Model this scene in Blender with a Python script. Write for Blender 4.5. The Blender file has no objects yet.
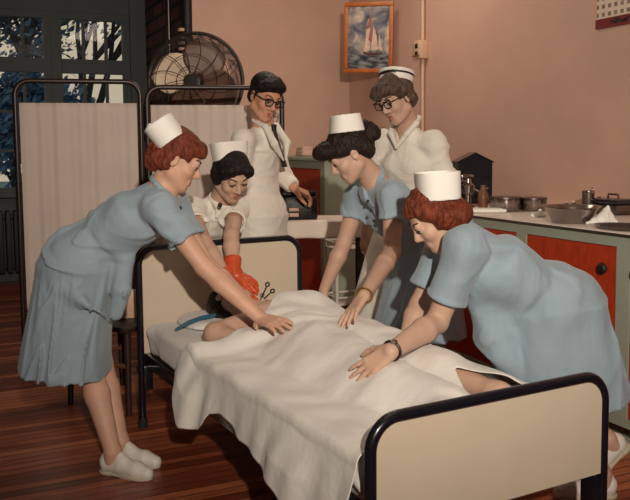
import bpy, bmesh, math, random
import numpy as np
from mathutils import Vector, Matrix
random.seed(7); RNG = np.random.default_rng(7)
SC = bpy.context.scene; COL = SC.collection
# ------------------------------------------------------------------ camera
FPX, CH, YH, ROLL, CX, CY = 808.4, 1.34, 147.0, 0.0093, 315.0, 215.0
PITCH = math.atan((CY-YH)/FPX)
def ray(px, py):
    u0, v0 = px-CX, py-CY
    c, s = math.cos(ROLL), math.sin(ROLL)
    u, v = u0*c-v0*s, u0*s+v0*c
    cp, sp = math.cos(PITCH), math.sin(PITCH)
    return np.array([u, FPX*cp-v*sp, -FPX*sp-v*cp])
def P(px, py, Y):
    """world point seen at a photo pixel, at distance Y along the room"""
    d = ray(px, py); return np.array([0, 0, CH])+d*(Y/d[1])
def Pz(px, py, z):
    d = ray(px, py); return np.array([0, 0, CH])+d*((z-CH)/d[2])
cam = bpy.data.cameras.new('camera'); cam.sensor_fit = 'HORIZONTAL'; cam.sensor_width = 36
cam.lens = FPX/630*36; cam.shift_y = -(250-CY)/630
co = bpy.data.objects.new('camera', cam); COL.objects.link(co); SC.camera = co
co.matrix_world = Matrix.Translation((0, 0, CH)) @ Matrix.Rotation(math.pi/2-PITCH, 4, 'X') @ Matrix.Rotation(-ROLL, 4, 'Z')
cam.clip_start = .05
# ------------------------------------------------------------------ room frame
TH = math.radians(24.3); RN = np.array([math.cos(TH), math.sin(TH), 0]); RR = np.array([-math.sin(TH), math.cos(TH), 0])
def uv(p): return float(np.dot(p, RN)), float(np.dot(p, RR)), float(p[2])
def on_u(px, py, u):
    d = ray(px, py); o = np.array([0, 0, CH]); return uv(o+d*((u)/np.dot(d, RN)))
def on_v(px, py, v):
    d = ray(px, py); o = np.array([0, 0, CH]); return uv(o+d*((v)/np.dot(d, RR)))
# ------------------------------------------------------------------ materials
def lin(c): return tuple((x/12.92 if x <= .04045 else ((x+.055)/1.055)**2.4) for x in [v/255 for v in c])
def mat(name, rgb, rough=.6, metal=0, var=.0, vscale=8, bump=0, bscale=60, spec=.5, stretch=(1, 1, 1), sheen=0, coat=0, sss=0, dist=.01):
    m = bpy.data.materials.new(name); m.use_nodes = True; nt = m.node_tree; b = nt.nodes['Principled BSDF']
    c = lin(rgb); b.inputs['Base Color'].default_value = (*c, 1); b.inputs['Roughness'].default_value = rough
    b.inputs['Metallic'].default_value = metal; b.inputs['Specular IOR Level'].default_value = spec
    if sheen: b.inputs['Sheen Weight'].default_value = sheen
    if coat: b.inputs['Coat Weight'].default_value = coat
    if sss:
        b.inputs['Subsurface Weight'].default_value = sss; b.inputs['Subsurface Radius'].default_value = (1, .35, .2); b.inputs['Subsurface Scale'].default_value = .008
    tc = nt.nodes.new('ShaderNodeTexCoord'); mp = nt.nodes.new('ShaderNodeMapping'); mp.inputs['Scale'].default_value = stretch
    nt.links.new(tc.outputs['Object'], mp.inputs['Vector'])
    if var:
        n = nt.nodes.new('ShaderNodeTexNoise'); n.inputs['Scale'].default_value = vscale; n.inputs['Detail'].default_value = 4
        nt.links.new(mp.outputs[0], n.inputs['Vector'])
        r = nt.nodes.new('ShaderNodeValToRGB'); r.color_ramp.elements[0].position = .3; r.color_ramp.elements[1].position = .7
        r.color_ramp.elements[0].color = (*[max(0, x*(1-var)) for x in c], 1); r.color_ramp.elements[1].color = (*[min(1, x*(1+var)) for x in c], 1)
        nt.links.new(n.outputs['Fac'], r.inputs[0]); nt.links.new(r.outputs[0], b.inputs['Base Color'])
    if bump:
        n = nt.nodes.new('ShaderNodeTexNoise'); n.inputs['Scale'].default_value = bscale; n.inputs['Detail'].default_value = 3
        nt.links.new(mp.outputs[0], n.inputs['Vector'])
        bp = nt.nodes.new('ShaderNodeBump'); bp.inputs['Strength'].default_value = bump; bp.inputs['Distance'].default_value = dist
        nt.links.new(n.outputs['Fac'], bp.inputs['Height']); nt.links.new(bp.outputs[0], b.inputs['Normal'])
    return m
M = dict(
 wall=mat('wall_paint', (197, 160, 142), .55, var=.05, vscale=3, bump=.15, bscale=90),
 wall_dark=mat('grey_green_dimmed', (74, 82, 82), .6, var=.08, vscale=4),  # grey-green paint, its colour darkened to stand for flash falloff by the windows
 ceil=mat('ceiling_paint', (222, 214, 204), .8),
 green=mat('sage_cabinet_paint', (160, 168, 152), .45, var=.05, vscale=10),
 top=mat('pale_worktop', (238, 228, 220), .4, var=.05, vscale=14),
 red=mat('red_door_paint', (178, 58, 26), .42, var=.2, vscale=60, stretch=(1, 1, .25), bump=.1),
 black=mat('black_enamel', (22, 22, 30), .25, var=.1, vscale=20, coat=.4),
 blackm=mat('black_matt', (20, 17, 18), .6),
 rubber=mat('dark_rubber', (28, 26, 26), .8),
 panel=mat('cream_enamel', (213, 198, 177), .3, var=.03, vscale=5, coat=.3),
 sheet=mat('white_sheet_cotton', (230, 228, 222), .85, var=.03, vscale=6, bump=.25, bscale=26, sheen=.2, dist=.012),
 under=mat('undersheet_cotton', (224, 222, 218), .85, bump=.3, bscale=22, sheen=.2),
 cloth_w=mat('white_uniform_cotton', (234, 230, 220), .75, bump=.55, bscale=20, sheen=.2, dist=.012),
 cap=mat('starched_white', (238, 236, 230), .6, bump=.05, bscale=90),
 blue=mat('pale_blue_cotton', (146, 166, 179), .8, var=.07, vscale=9, bump=.55, bscale=15, stretch=(1, 1, .45), sheen=.2, dist=.016),
 skin=mat('skin', (202, 166, 144), .55, var=.05, vscale=14, sss=.12),
 skin_r=mat('skin_ruddy', (208, 164, 140), .55, var=.06, vscale=14, sss=.12),
 skin_m=mat('skin_tan', (210, 156, 126), .55, var=.06, vscale=14, sss=.12),
 hair_a=mat('auburn_hair', (110, 50, 30), .55, var=.5, vscale=70, bump=.9, bscale=150, stretch=(1, 1, .3), spec=.3),
 hair_b=mat('dark_brown_hair', (36, 22, 20), .55, var=.4, vscale=70, bump=.9, bscale=150, stretch=(1, 1, .3), spec=.3),
 hair_k=mat('black_hair', (24, 18, 18), .5, var=.3, vscale=70, bump=.9, bscale=150, spec=.3, stretch=(1, 1, .3)),
 hair_g=mat('greying_hair', (92, 76, 66), .6, var=.55, vscale=70, bump=1, bscale=140, stretch=(1, 1, .35), spec=.3),
 lip=mat('lips', (176, 104, 90), .5), brow=mat('eyebrow_hair', (50, 30, 24), .7), eye=mat('eye_white', (196, 184, 174), .3), iris=mat('iris', (40, 28, 22), .15),
 shoe=mat('white_shoe_leather', (228, 224, 214), .45, bump=.1), sole=mat('white_shoe_sole', (196, 184, 164), .7),
 gold=mat('gold', (196, 150, 70), .3, 1), steel=mat('stainless_steel', (160, 152, 148), .2, 1, var=.06, vscale=30), steel_d=mat('dull_steel', (120, 112, 106), .35, 1),
 glove=mat('orange_rubber', (204, 84, 42), .4, var=.1, vscale=20), teal=mat('teal_webbing', (40, 92, 118), .7),
 curtain=mat('screen_curtain_cotton', (216, 202, 192), .85, var=.04, vscale=5, bump=.2, bscale=40), linen=mat('table_linen', (228, 216, 204), .8, bump=.2, bscale=30),
 frame=mat('brown_screen_tube', (44, 30, 28), .35), fan=mat('dark_fan_enamel', (44, 36, 36), .4), blade=mat('lit_fan_blade', (226, 204, 180), .5),
 blade_dark=mat('brown_fan_blade', (112, 84, 70), .45), leather=mat('black_leather', (26, 22, 22), .4, bump=.3, bscale=120), wood=mat('orange_frame_wood', (176, 98, 44), .4, var=.2, vscale=30, stretch=(1, 1, 4)),
 chair=mat('brown_chair_wood', (112, 74, 50), .45, var=.2, vscale=20), darkwood=mat('dark_chair_wood', (50, 34, 30), .45),
 tie=mat('dark_tie', (32, 24, 30), .6), white=mat('white_enamel', (226, 222, 212), .4), paper=mat('calendar_paper', (214, 190, 172), .8),
 maroon=mat('maroon_print', (112, 30, 30), .7), ink=mat('printed_ink', (128, 108, 98), .8), inkd=mat('dark_ink', (34, 28, 40), .8), ivory=mat('ivory_plastic', (206, 172, 146), .5),
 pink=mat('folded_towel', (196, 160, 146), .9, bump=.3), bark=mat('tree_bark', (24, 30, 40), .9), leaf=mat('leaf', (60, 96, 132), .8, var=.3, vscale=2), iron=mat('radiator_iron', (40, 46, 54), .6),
 rope=mat('dark_cable', (16, 16, 20), .6))
def glass_mat():
    m = bpy.data.materials.new('window_glass'); m.use_nodes = True; nt = m.node_tree; nt.nodes.clear()
    o = nt.nodes.new('ShaderNodeOutputMaterial'); t = nt.nodes.new('ShaderNodeBsdfTransparent'); g = nt.nodes.new('ShaderNodeBsdfGlossy'); x = nt.nodes.new('ShaderNodeMixShader')
    g.inputs['Roughness'].default_value = .03; x.inputs[0].default_value = .02; t.inputs[0].default_value = (.9, .93, .95, 1)
    nt.links.new(t.outputs[0], x.inputs[1]); nt.links.new(g.outputs[0], x.inputs[2]); nt.links.new(x.outputs[0], o.inputs[0]); return m
M['glass'] = glass_mat()
def floor_mat():
    m = bpy.data.materials.new('floor_boards'); m.use_nodes = True; nt = m.node_tree; b = nt.nodes['Principled BSDF']
    tc = nt.nodes.new('ShaderNodeTexCoord')
    br = nt.nodes.new('ShaderNodeTexBrick'); br.offset = .37; br.inputs['Scale'].default_value = 1; br.inputs['Brick Width'].default_value = 1.7; br.inputs['Row Height'].default_value = .057
    br.inputs['Mortar Size'].default_value = .003; br.inputs['Color1'].default_value = (0, 0, 0, 1); br.inputs['Color2'].default_value = (1, 1, 1, 1); br.inputs['Mortar'].default_value = (.5, .5, .5, 1); br.inputs['Bias'].default_value = 0
    nt.links.new(tc.outputs['Object'], br.inputs['Vector'])
    mp = nt.nodes.new('ShaderNodeMapping'); mp.inputs['Scale'].default_value = (2.5, 34, 1); nt.links.new(tc.outputs['Object'], mp.inputs['Vector'])
    n = nt.nodes.new('ShaderNodeTexNoise'); n.inputs['Scale'].default_value = 1.6; n.inputs['Detail'].default_value = 6; n.inputs['Roughness'].default_value = .65; nt.links.new(mp.outputs[0], n.inputs['Vector'])
    w = nt.nodes.new('ShaderNodeTexNoise'); w.inputs['Scale'].default_value = 1.3; w.inputs['Detail'].default_value = 3; nt.links.new(tc.outputs['Object'], w.inputs['Vector'])
    ad = nt.nodes.new('ShaderNodeMix'); ad.data_type = 'FLOAT'; ad.inputs['Factor'].default_value = .38
    nt.links.new(n.outputs['Fac'], ad.inputs['A']); nt.links.new(br.outputs['Color'], ad.inputs['B'])
    r = nt.nodes.new('ShaderNodeValToRGB'); e = r.color_ramp.elements
    e[0].position = .2; e[0].color = (*lin((80, 36, 26)), 1); e[1].position = .8; e[1].color = (*lin((214, 132, 86)), 1)
    k = e.new(.5); k.color = (*lin((142, 68, 46)), 1)
    nt.links.new(ad.outputs[0], r.inputs[0])
    mx = nt.nodes.new('ShaderNodeMix'); mx.data_type = 'RGBA'; mx.blend_type = 'MULTIPLY'; mx.inputs[7].default_value = (.12, .11, .12, 1)
    nt.links.new(br.outputs['Fac'], mx.inputs[0]); nt.links.new(r.outputs[0], mx.inputs[6])
    nt.links.new(mx.outputs[2], b.inputs['Base Color'])
    rr = nt.nodes.new('ShaderNodeMapRange'); rr.inputs['To Min'].default_value = .2; rr.inputs['To Max'].default_value = .42; nt.links.new(w.outputs['Fac'], rr.inputs[0]); nt.links.new(rr.outputs[0], b.inputs['Roughness'])
    bp = nt.nodes.new('ShaderNodeBump'); bp.inputs['Strength'].default_value = .35; bp.inputs['Distance'].default_value = .004; bp.invert = True
    nt.links.new(br.outputs['Fac'], bp.inputs['Height']); nt.links.new(bp.outputs[0], b.inputs['Normal']); return m
M['floor'] = floor_mat()
def brick_mat():
    m = bpy.data.materials.new('dark_brick'); m.use_nodes = True; nt = m.node_tree; b = nt.nodes['Principled BSDF']; b.inputs['Roughness'].default_value = .8
    tc = nt.nodes.new('ShaderNodeTexCoord'); mp = nt.nodes.new('ShaderNodeMapping'); mp.inputs['Rotation'].default_value = (0, math.pi/2, math.pi/2)
    cb = nt.nodes.new('ShaderNodeCombineXYZ'); sp = nt.nodes.new('ShaderNodeSeparateXYZ'); nt.links.new(tc.outputs['Object'], sp.inputs[0])
    nt.links.new(sp.outputs['Y'], cb.inputs['X']); nt.links.new(sp.outputs['Z'], cb.inputs['Y'])
    br = nt.nodes.new('ShaderNodeTexBrick'); br.inputs['Scale'].default_value = 1; br.inputs['Brick Width'].default_value = .42; br.inputs['Row Height'].default_value = .14; br.inputs['Mortar Size'].default_value = .02
    br.inputs['Color1'].default_value = (*lin((120, 66, 62)), 1); br.inputs['Color2'].default_value = (*lin((70, 42, 44)), 1); br.inputs['Mortar'].default_value = (*lin((24, 22, 26)), 1)
    nt.links.new(cb.outputs[0], br.inputs['Vector']); nt.links.new(br.outputs['Color'], b.inputs['Base Color']); return m
M['brick'] = brick_mat()
def painting_mat():
    m = bpy.data.materials.new('painted_sea_and_clouds'); m.use_nodes = True; nt = m.node_tree; b = nt.nodes['Principled BSDF']; b.inputs['Roughness'].default_value = .5
    tc = nt.nodes.new('ShaderNodeTexCoord'); sp = nt.nodes.new('ShaderNodeSeparateXYZ'); nt.links.new(tc.outputs['Object'], sp.inputs[0])
    n = nt.nodes.new('ShaderNodeTexNoise'); n.inputs['Scale'].default_value = 9; n.inputs['Detail'].default_value = 4; n.inputs['Distortion'].default_value = .6; nt.links.new(tc.outputs['Object'], n.inputs['Vector'])
    r = nt.nodes.new('ShaderNodeValToRGB'); e = r.color_ramp.elements; e[0].position = .36; e[0].color = (*lin((58, 70, 92)), 1); e[1].position = .66; e[1].color = (*lin((196, 178, 158)), 1)
    k = e.new(.5); k.color = (*lin((120, 116, 122)), 1)
    nt.links.new(n.outputs['Fac'], r.inputs[0])
    mp = nt.nodes.new('ShaderNodeMapping'); mp.inputs['Scale'].default_value = (8, 8, 26); nt.links.new(tc.outputs['Object'], mp.inputs['Vector'])
    n2 = nt.nodes.new('ShaderNodeTexNoise'); n2.inputs['Scale'].default_value = 1.5; n2.inputs['Detail'].default_value = 5; nt.links.new(mp.outputs[0], n2.inputs['Vector'])
    r2 = nt.nodes.new('ShaderNodeValToRGB'); e = r2.color_ramp.elements; e[0].position = .4; e[0].color = (*lin((26, 32, 48)), 1); e[1].position = .72; e[1].color = (*lin((150, 150, 150)), 1)
    nt.links.new(n2.outputs['Fac'], r2.inputs[0])
    mr = nt.nodes.new('ShaderNodeMapRange'); mr.inputs['From Min'].default_value = -.15; mr.inputs['From Max'].default_value = -.13; nt.links.new(sp.outputs['Z'], mr.inputs[0])
    mx = nt.nodes.new('ShaderNodeMix'); mx.data_type = 'RGBA'; nt.links.new(mr.outputs[0], mx.inputs[0]); nt.links.new(r2.outputs[0], mx.inputs[6]); nt.links.new(r.outputs[0], mx.inputs[7])
    nt.links.new(mx.outputs[2], b.inputs['Base Color']); return m
M['paint'] = painting_mat()
def page_mat():
    m = brick_mat(); m.name = 'calendar_dates'; nt = m.node_tree; br = [n for n in nt.nodes if n.type == 'TEX_BRICK'][0]; br.offset = 0
    br.inputs['Brick Width'].default_value = .048; br.inputs['Row Height'].default_value = .046; br.inputs['Mortar Size'].default_value = .013; br.inputs['Mortar Smooth'].default_value = .3
    br.inputs['Color1'].default_value = (*lin((150, 128, 116)), 1); br.inputs['Color2'].default_value = (*lin((120, 100, 92)), 1); br.inputs['Mortar'].default_value = (*lin((216, 196, 180)), 1); return m
M['page'] = page_mat()
# ------------------------------------------------------------------ object helpers
def tag(o, label=None, cat=None, group=None, kind=None):
    if label: o['label'] = label
    if cat: o['category'] = cat
    if group: o['group'] = group
    if kind: o['kind'] = kind
    return o
def empty(name, loc=(0, 0, 0), rz=0, label=None, cat=None, group=None):
    o = bpy.data.objects.new(name, None); COL.objects.link(o); o.location = Vector(loc); o.rotation_euler = (0, 0, rz); o.empty_display_size = .1
    return tag(o, label, cat, group)
def link(name, me, m, parent=None, loc=None, rz=0):
    o = bpy.data.objects.new(name, me); COL.objects.link(o)
    if m is not None: me.materials.append(m)
    if parent is not None: o.parent = parent
    if loc is not None: o.location = Vector(loc)
    if rz: o.rotation_euler = (0, 0, rz)
    return o
class MB:
    def __init__(s): s.bm = bmesh.new()
    def box(s, lo, hi, bev=0, rot=None, seg=2):
        lo = Vector(lo); hi = Vector(hi); c = (lo+hi)/2; d = hi-lo
        r = bmesh.ops.create_cube(s.bm, size=1)['verts']
        bmesh.ops.scale(s.bm, vec=d, verts=r)
        if bev:
            es = list({e for v in r for e in v.link_edges}); g = bmesh.ops.bevel(s.bm, geom=es, offset=bev, segments=seg, affect='EDGES', profile=.5)
            r = list({v for f in g['faces'] for v in f.verts} | {v for v in r if v.is_valid})
        if rot is not None: bmesh.ops.rotate(s.bm, cent=(0, 0, 0), matrix=rot, verts=r)
        bmesh.ops.translate(s.bm, vec=c, verts=r); return s
    def tube(s, pts, rad, seg=10, closed=False, caps=True):
        pts = [Vector(p) for p in pts]; n = len(pts); rings = []
        rads = rad if hasattr(rad, '__len__') else [rad]*n
        prev = None
        for i, p in enumerate(pts):
            if closed: t = pts[(i+1) % n]-pts[i-1]
            else: t = pts[min(i+1, n-1)]-pts[max(i-1, 0)]
            t.normalize()
            if prev is None:
                a = Vector((0, 0, 1)) if abs(t.z) < .9 else Vector((1, 0, 0)); x = t.cross(a).normalized()
            else: x = (prev-t*prev.dot(t)).normalized()
            prev = x; y = t.cross(x)
            rings.append([s.bm.verts.new(p+(x*math.cos(2*math.pi*k/seg)+y*math.sin(2*math.pi*k/seg))*rads[i]) for k in range(seg)])
        for i in range(n if closed else n-1):
            A, B = rings[i], rings[(i+1) % n]
            for k in range(seg): s.bm.faces.new((A[k], A[(k+1) % seg], B[(k+1) % seg], B[k]))
        if caps and not closed: s.bm.faces.new(rings[0][::-1]); s.bm.faces.new(rings[-1])
        return s
    def lathe(s, prof, seg=32, c=(0, 0, 0), sx=1, sy=1):
        c = Vector(c); rings = []
        for r, z in prof:
            if r < 1e-6: rings.append([s.bm.verts.new(c+Vector((0, 0, z)))])
            else: rings.append([s.bm.verts.new(c+Vector((r*sx*math.cos(2*math.pi*k/seg), r*sy*math.sin(2*math.pi*k/seg), z))) for k in range(seg)])
        for A, B in zip(rings, rings[1:]):
            for k in range(seg):
                k2 = (k+1) % seg
                vs = ([A[0]] if len(A) == 1 else [A[k], A[k2]])+([B[0]] if len(B) == 1 else [B[k2], B[k]])
                if len(vs) > 2: s.bm.faces.new(vs)
        return s
    def prism(s, poly, axis, d0, d1):
        """polygon of 2-D points extruded along 'x','y' or 'z'"""
        def mk(q, d): return {'x': (d, q[0], q[1]), 'y': (q[0], d, q[1]), 'z': (q[0], q[1], d)}[axis]
        A = [s.bm.verts.new(mk(q, d0)) for q in poly]; B = [s.bm.verts.new(mk(q, d1)) for q in poly]; n = len(poly)
        for i in range(n): s.bm.faces.new((A[i], A[(i+1) % n], B[(i+1) % n], B[i]))
        s.bm.faces.new(A[::-1]); s.bm.faces.new(B); return s
    def build(s, name, m, parent=None, loc=None, rz=0, smooth=True, mx=None):
        bmesh.ops.recalc_face_normals(s.bm, faces=s.bm.faces)
        if mx is not None: bmesh.ops.transform(s.bm, matrix=mx, verts=s.bm.verts)
        me = bpy.data.meshes.new(name); s.bm.to_mesh(me); s.bm.free()
        if smooth:
            me.polygons.foreach_set('use_smooth', [True]*len(me.polygons))
            try: me.set_sharp_from_angle(angle=math.radians(40))
            except Exception: pass
        return link(name, me, m, parent, loc, rz)
def arc_pts(c, r, a0, a1, n, ax=(1, 0, 0), ay=(0, 0, 1)):
    c = Vector(c); ax = Vector(ax); ay = Vector(ay)
    return [c+ax*(r*math.cos(a0+(a1-a0)*i/n))+ay*(r*math.sin(a0+(a1-a0)*i/n)) for i in range(n+1)]
# ------------------------------------------------------------------ signed-distance sculpting
def npv(p): return np.asarray(p, np.float64)
def unit(v): v = npv(v); return v/np.linalg.norm(v)
class SDF:
    def __init__(s): s.p = []
    def _put(s, fn, lo, hi, k, mode): s.p.append((fn, npv(lo), npv(hi), k, mode)); return s
    def cone(s, a, b, r1, r2=None, k=.012, mode='u'):
        a, b = npv(a), npv(b); r2 = r1 if r2 is None else r2; ba = b-a; L2 = max(float(ba@ba), 1e-12); R = max(r1, r2)
        def fn(x, y, z):
            t = np.clip(((x-a[0])*ba[0]+(y-a[1])*ba[1]+(z-a[2])*ba[2])/L2, 0, 1)
            return np.sqrt((x-a[0]-t*ba[0])**2+(y-a[1]-t*ba[1])**2+(z-a[2]-t*ba[2])**2)-(r1+(r2-r1)*t)
        return s._put(fn, np.minimum(a, b)-R, np.maximum(a, b)+R, k, mode)
    def chain(s, pts, rs, k=.012, mode='u'):
        for i in range(len(pts)-1): s.cone(pts[i], pts[i+1], rs[i], rs[i+1], k if i == 0 else min(k, .008), mode)
        return s
    def ball(s, c, r, k=.012, mode='u'): return s.cone(c, npv(c)+1e-6, r, r, k, mode)
    def ell(s, c, r, R=None, k=.012, mode='u'):
        c, r = npv(c), npv(r); R = np.eye(3) if R is None else npv(R)
        ext = np.sqrt(((R*r[None, :])**2).sum(1))
        def fn(x, y, z):
            X, Y, Z = x-c[0], y-c[1], z-c[2]
            q = [(R[0, i]*X+R[1, i]*Y+R[2, i]*Z)/r[i] for i in range(3)]
            k0 = np.sqrt(q[0]**2+q[1]**2+q[2]**2); k1 = np.sqrt((q[0]/r[0])**2+(q[1]/r[1])**2+(q[2]/r[2])**2)+1e-9
            return k0*(k0-1)/k1
        return s._put(fn, c-ext, c+ext, k, mode)
    def seg(s, a, b, ra, rb, u, k=.012, mode='u', rnd=.0, n=2.0):
        """tapered elliptic (n=2) or boxy (n>2) segment with flat ends; ra, rb = (radius along u, radius across)"""
        a, b = npv(a), npv(b); w = b-a; L = np.linalg.norm(w); w = w/L; u = npv(u); u = unit(u-w*(u@w)); v = np.cross(w, u); R = max(*ra, *rb)
        def fn(x, y, z):
            X, Y, Z = x-a[0], y-a[1], z-a[2]
            h = X*w[0]+Y*w[1]+Z*w[2]; t = np.clip(h/L, 0, 1)
            p = (X*u[0]+Y*u[1]+Z*u[2]); q = (X*v[0]+Y*v[1]+Z*v[2])
            r1 = ra[0]+(rb[0]-ra[0])*t; r2 = ra[1]+(rb[1]-ra[1])*t
            if n == 2.0:
                k0 = np.sqrt((p/r1)**2+(q/r2)**2); k1 = np.sqrt((p/r1**2)**2+(q/r2**2)**2)+1e-9; d = k0*(k0-1)/k1
            else:
                k0 = (np.abs(p/r1)**n+np.abs(q/r2)**n)**(1/n); d = (k0-1)*np.minimum(r1, r2)
            e = np.abs(h-L/2)-L/2
            if rnd: d = d+rnd; e = e+rnd
            return np.where((d > 0) & (e > 0), np.sqrt(np.maximum(d, 0)**2+np.maximum(e, 0)**2), np.maximum(d, e))-rnd
        return s._put(fn, np.minimum(a, b)-R, np.maximum(a, b)+R, k, mode)
    def bounds(s):
        pos = [p for p in s.p if p[4] == 'u']
        return np.min([p[1] for p in pos], 0), np.max([p[2] for p in pos], 0)
    def bake(s, h):
        lo, hi = s.bounds(); lo = lo-.02; hi = hi+.02; n = np.ceil((hi-lo)/h).astype(int)+1
        A = np.full(tuple(n), .06, np.float32); ax = [lo[i]+h*np.arange(n[i]) for i in range(3)]
        for fn, a, b, k, mode in s.p:
            pad = .03+k
            i0 = np.clip(np.floor((a-pad-lo)/h).astype(int), 0, n); i1 = np.clip(np.ceil((b+pad-lo)/h).astype(int)+1, 0, n)
            if (i1 <= i0).any(): continue
            sl = tuple(slice(i0[i], i1[i]) for i in range(3))
            d = fn(ax[0][sl[0]][:, None, None], ax[1][sl[1]][None, :, None], ax[2][sl[2]][None, None, :]).astype(np.float32); o = A[sl]
            if mode == 'u':
                g = np.maximum(k-np.abs(o-d), 0)/k; A[sl] = np.minimum(o, d)-g*g*k*.25
            elif mode == 's':
                d = -d; g = np.maximum(k-np.abs(o-d), 0)/k; A[sl] = np.maximum(o, d)+g*g*k*.25
        s.A, s.lo, s.h = A, lo, h; return s
    def displace(s, fn, amp, band=.02):
        i = np.nonzero(np.abs(s.A) < band); pts = s.lo[None, :]+np.stack(i, 1)*s.h
        s.A[i] += (amp*fn(pts[:, 0], pts[:, 1], pts[:, 2])).astype(np.float32); return s
    def mesh(s, name, smooth=1):
        A, h, lo = s.A, s.h, s.lo; S = A < 0
        c = np.zeros(tuple(np.array(A.shape)-1), np.uint8)
        for dx in (0, 1):
            for dy in (0, 1):
                for dz in (0, 1): c += S[dx:A.shape[0]-1+dx, dy:A.shape[1]-1+dy, dz:A.shape[2]-1+dz]
        act = (c > 0) & (c < 8); I = np.stack(np.nonzero(act), 1); N = len(I)
        idx = np.full(act.shape, -1, np.int64); idx[act] = np.arange(N)
        acc = np.zeros((N, 3)); cnt = np.zeros(N); val = {}
        for dx in (0, 1):
            for dy in (0, 1):
                for dz in (0, 1): val[dx, dy, dz] = A[I[:, 0]+dx, I[:, 1]+dy, I[:, 2]+dz].astype(np.float64)
        for p in val:
            for axn in range(3):
                if p[axn]: continue
                q = list(p); q[axn] = 1; q = tuple(q); va, vb = val[p], val[q]; m = (va < 0) != (vb < 0)
                t = np.where(m, va/np.where(m, va-vb, 1), 0); pt = np.tile(npv(p), (N, 1)); pt[:, axn] += t
                acc += pt*m[:, None]; cnt += m
        V = lo+(I+acc/cnt[:, None])*h; quads = []
        for axn in range(3):
            a0 = [slice(None)]*3; a1 = [slice(None)]*3; a0[axn] = slice(0, -1); a1[axn] = slice(1, None)
            s0, s1 = S[tuple(a0)], S[tuple(a1)]; E = np.stack(np.nonzero(s0 != s1), 1)
            o1, o2 = (axn+1) % 3, (axn+2) % 3
            E = E[(E[:, o1] > 0) & (E[:, o2] > 0) & (E[:, o1] < A.shape[o1]-1) & (E[:, o2] < A.shape[o2]-1)]
            def cell(d1, d2):
                e = E.copy(); e[:, o1] += d1; e[:, o2] += d2; return idx[e[:, 0], e[:, 1], e[:, 2]]
            Q = np.stack([cell(-1, -1), cell(0, -1), cell(0, 0), cell(-1, 0)], 1); f = ~s0[E[:, 0], E[:, 1], E[:, 2]]
            Q[f] = Q[f][:, ::-1]; quads.append(Q)
        Q = np.concatenate(quads)
        for _ in range(smooth):
            sm = np.zeros_like(V); ct = np.zeros(N)
            for i, j in ((0, 1), (1, 2), (2, 3), (3, 0)):
                for a, b in ((i, j), (j, i)):
                    ct += np.bincount(Q[:, a], minlength=N)
                    for d in range(3): sm[:, d] += np.bincount(Q[:, a], V[Q[:, b], d], N)
            V = V*.5+.5*sm/np.maximum(ct, 1)[:, None]
        me = bpy.data.meshes.new(name); me.vertices.add(N); me.vertices.foreach_set('co', V.ravel())
        me.loops.add(Q.size); me.loops.foreach_set('vertex_index', Q.ravel().astype(np.int32)); me.polygons.add(len(Q))
        me.polygons.foreach_set('loop_start', np.arange(0, Q.size, 4, dtype=np.int32)); me.polygons.foreach_set('loop_total', np.full(len(Q), 4, np.int32))
        me.polygons.foreach_set('use_smooth', np.ones(len(Q), bool)); me.update(); me.validate(); return me
    def build(s, name, m, parent, h=.004, disp=None, amp=0, smooth=1):
        s.bake(h)
        if disp is not None: s.displace(disp, amp)
        me = s.mesh(name, smooth)
        if parent is not None:
            L = npv(parent.location); n = len(me.vertices); c = np.empty(n*3); me.vertices.foreach_get('co', c); c = c.reshape(-1, 3)-L; me.vertices.foreach_set('co', c.ravel())
        return link(name, me, m, parent)
def waves(d, f, f2=None, seed=0, js=.30):
    """soft crumple: warped ridges across direction d, at two sizes"""
    r = np.random.default_rng(seed); d = unit(d); ds = [(unit(d+r.normal(0, js, 3)), f*q*r.uniform(.85, 1.15), r.uniform(0, 6.28), w) for q, w in ((1, 1), (1.45, .8), (2.4, .5), (3.6, .28))]
    ws = [(r.normal(0, 1, 3)*s, r.uniform(0, 6.28)) for s in (6, 9, 14)]
    def fn(x, y, z):
        w = sum(np.sin(a[0]*x+a[1]*y+a[2]*z+p) for a, p in ws)*.8
        m = .55+.45*np.sin(ws[0][0][1]*1.3*x+ws[1][0][0]*z+ws[2][0][2]*.5*y+ws[1][1]); o = 0
        for v, ff, p, k in ds:
            q = np.sin(ff*(v[0]*x+v[1]*y+v[2]*z)*.5+p+w*1.5); o = o+k*(2*np.abs(q)**.8-1.1)
        return np.clip(o*m, -1.5, .6)
    return fn
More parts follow.
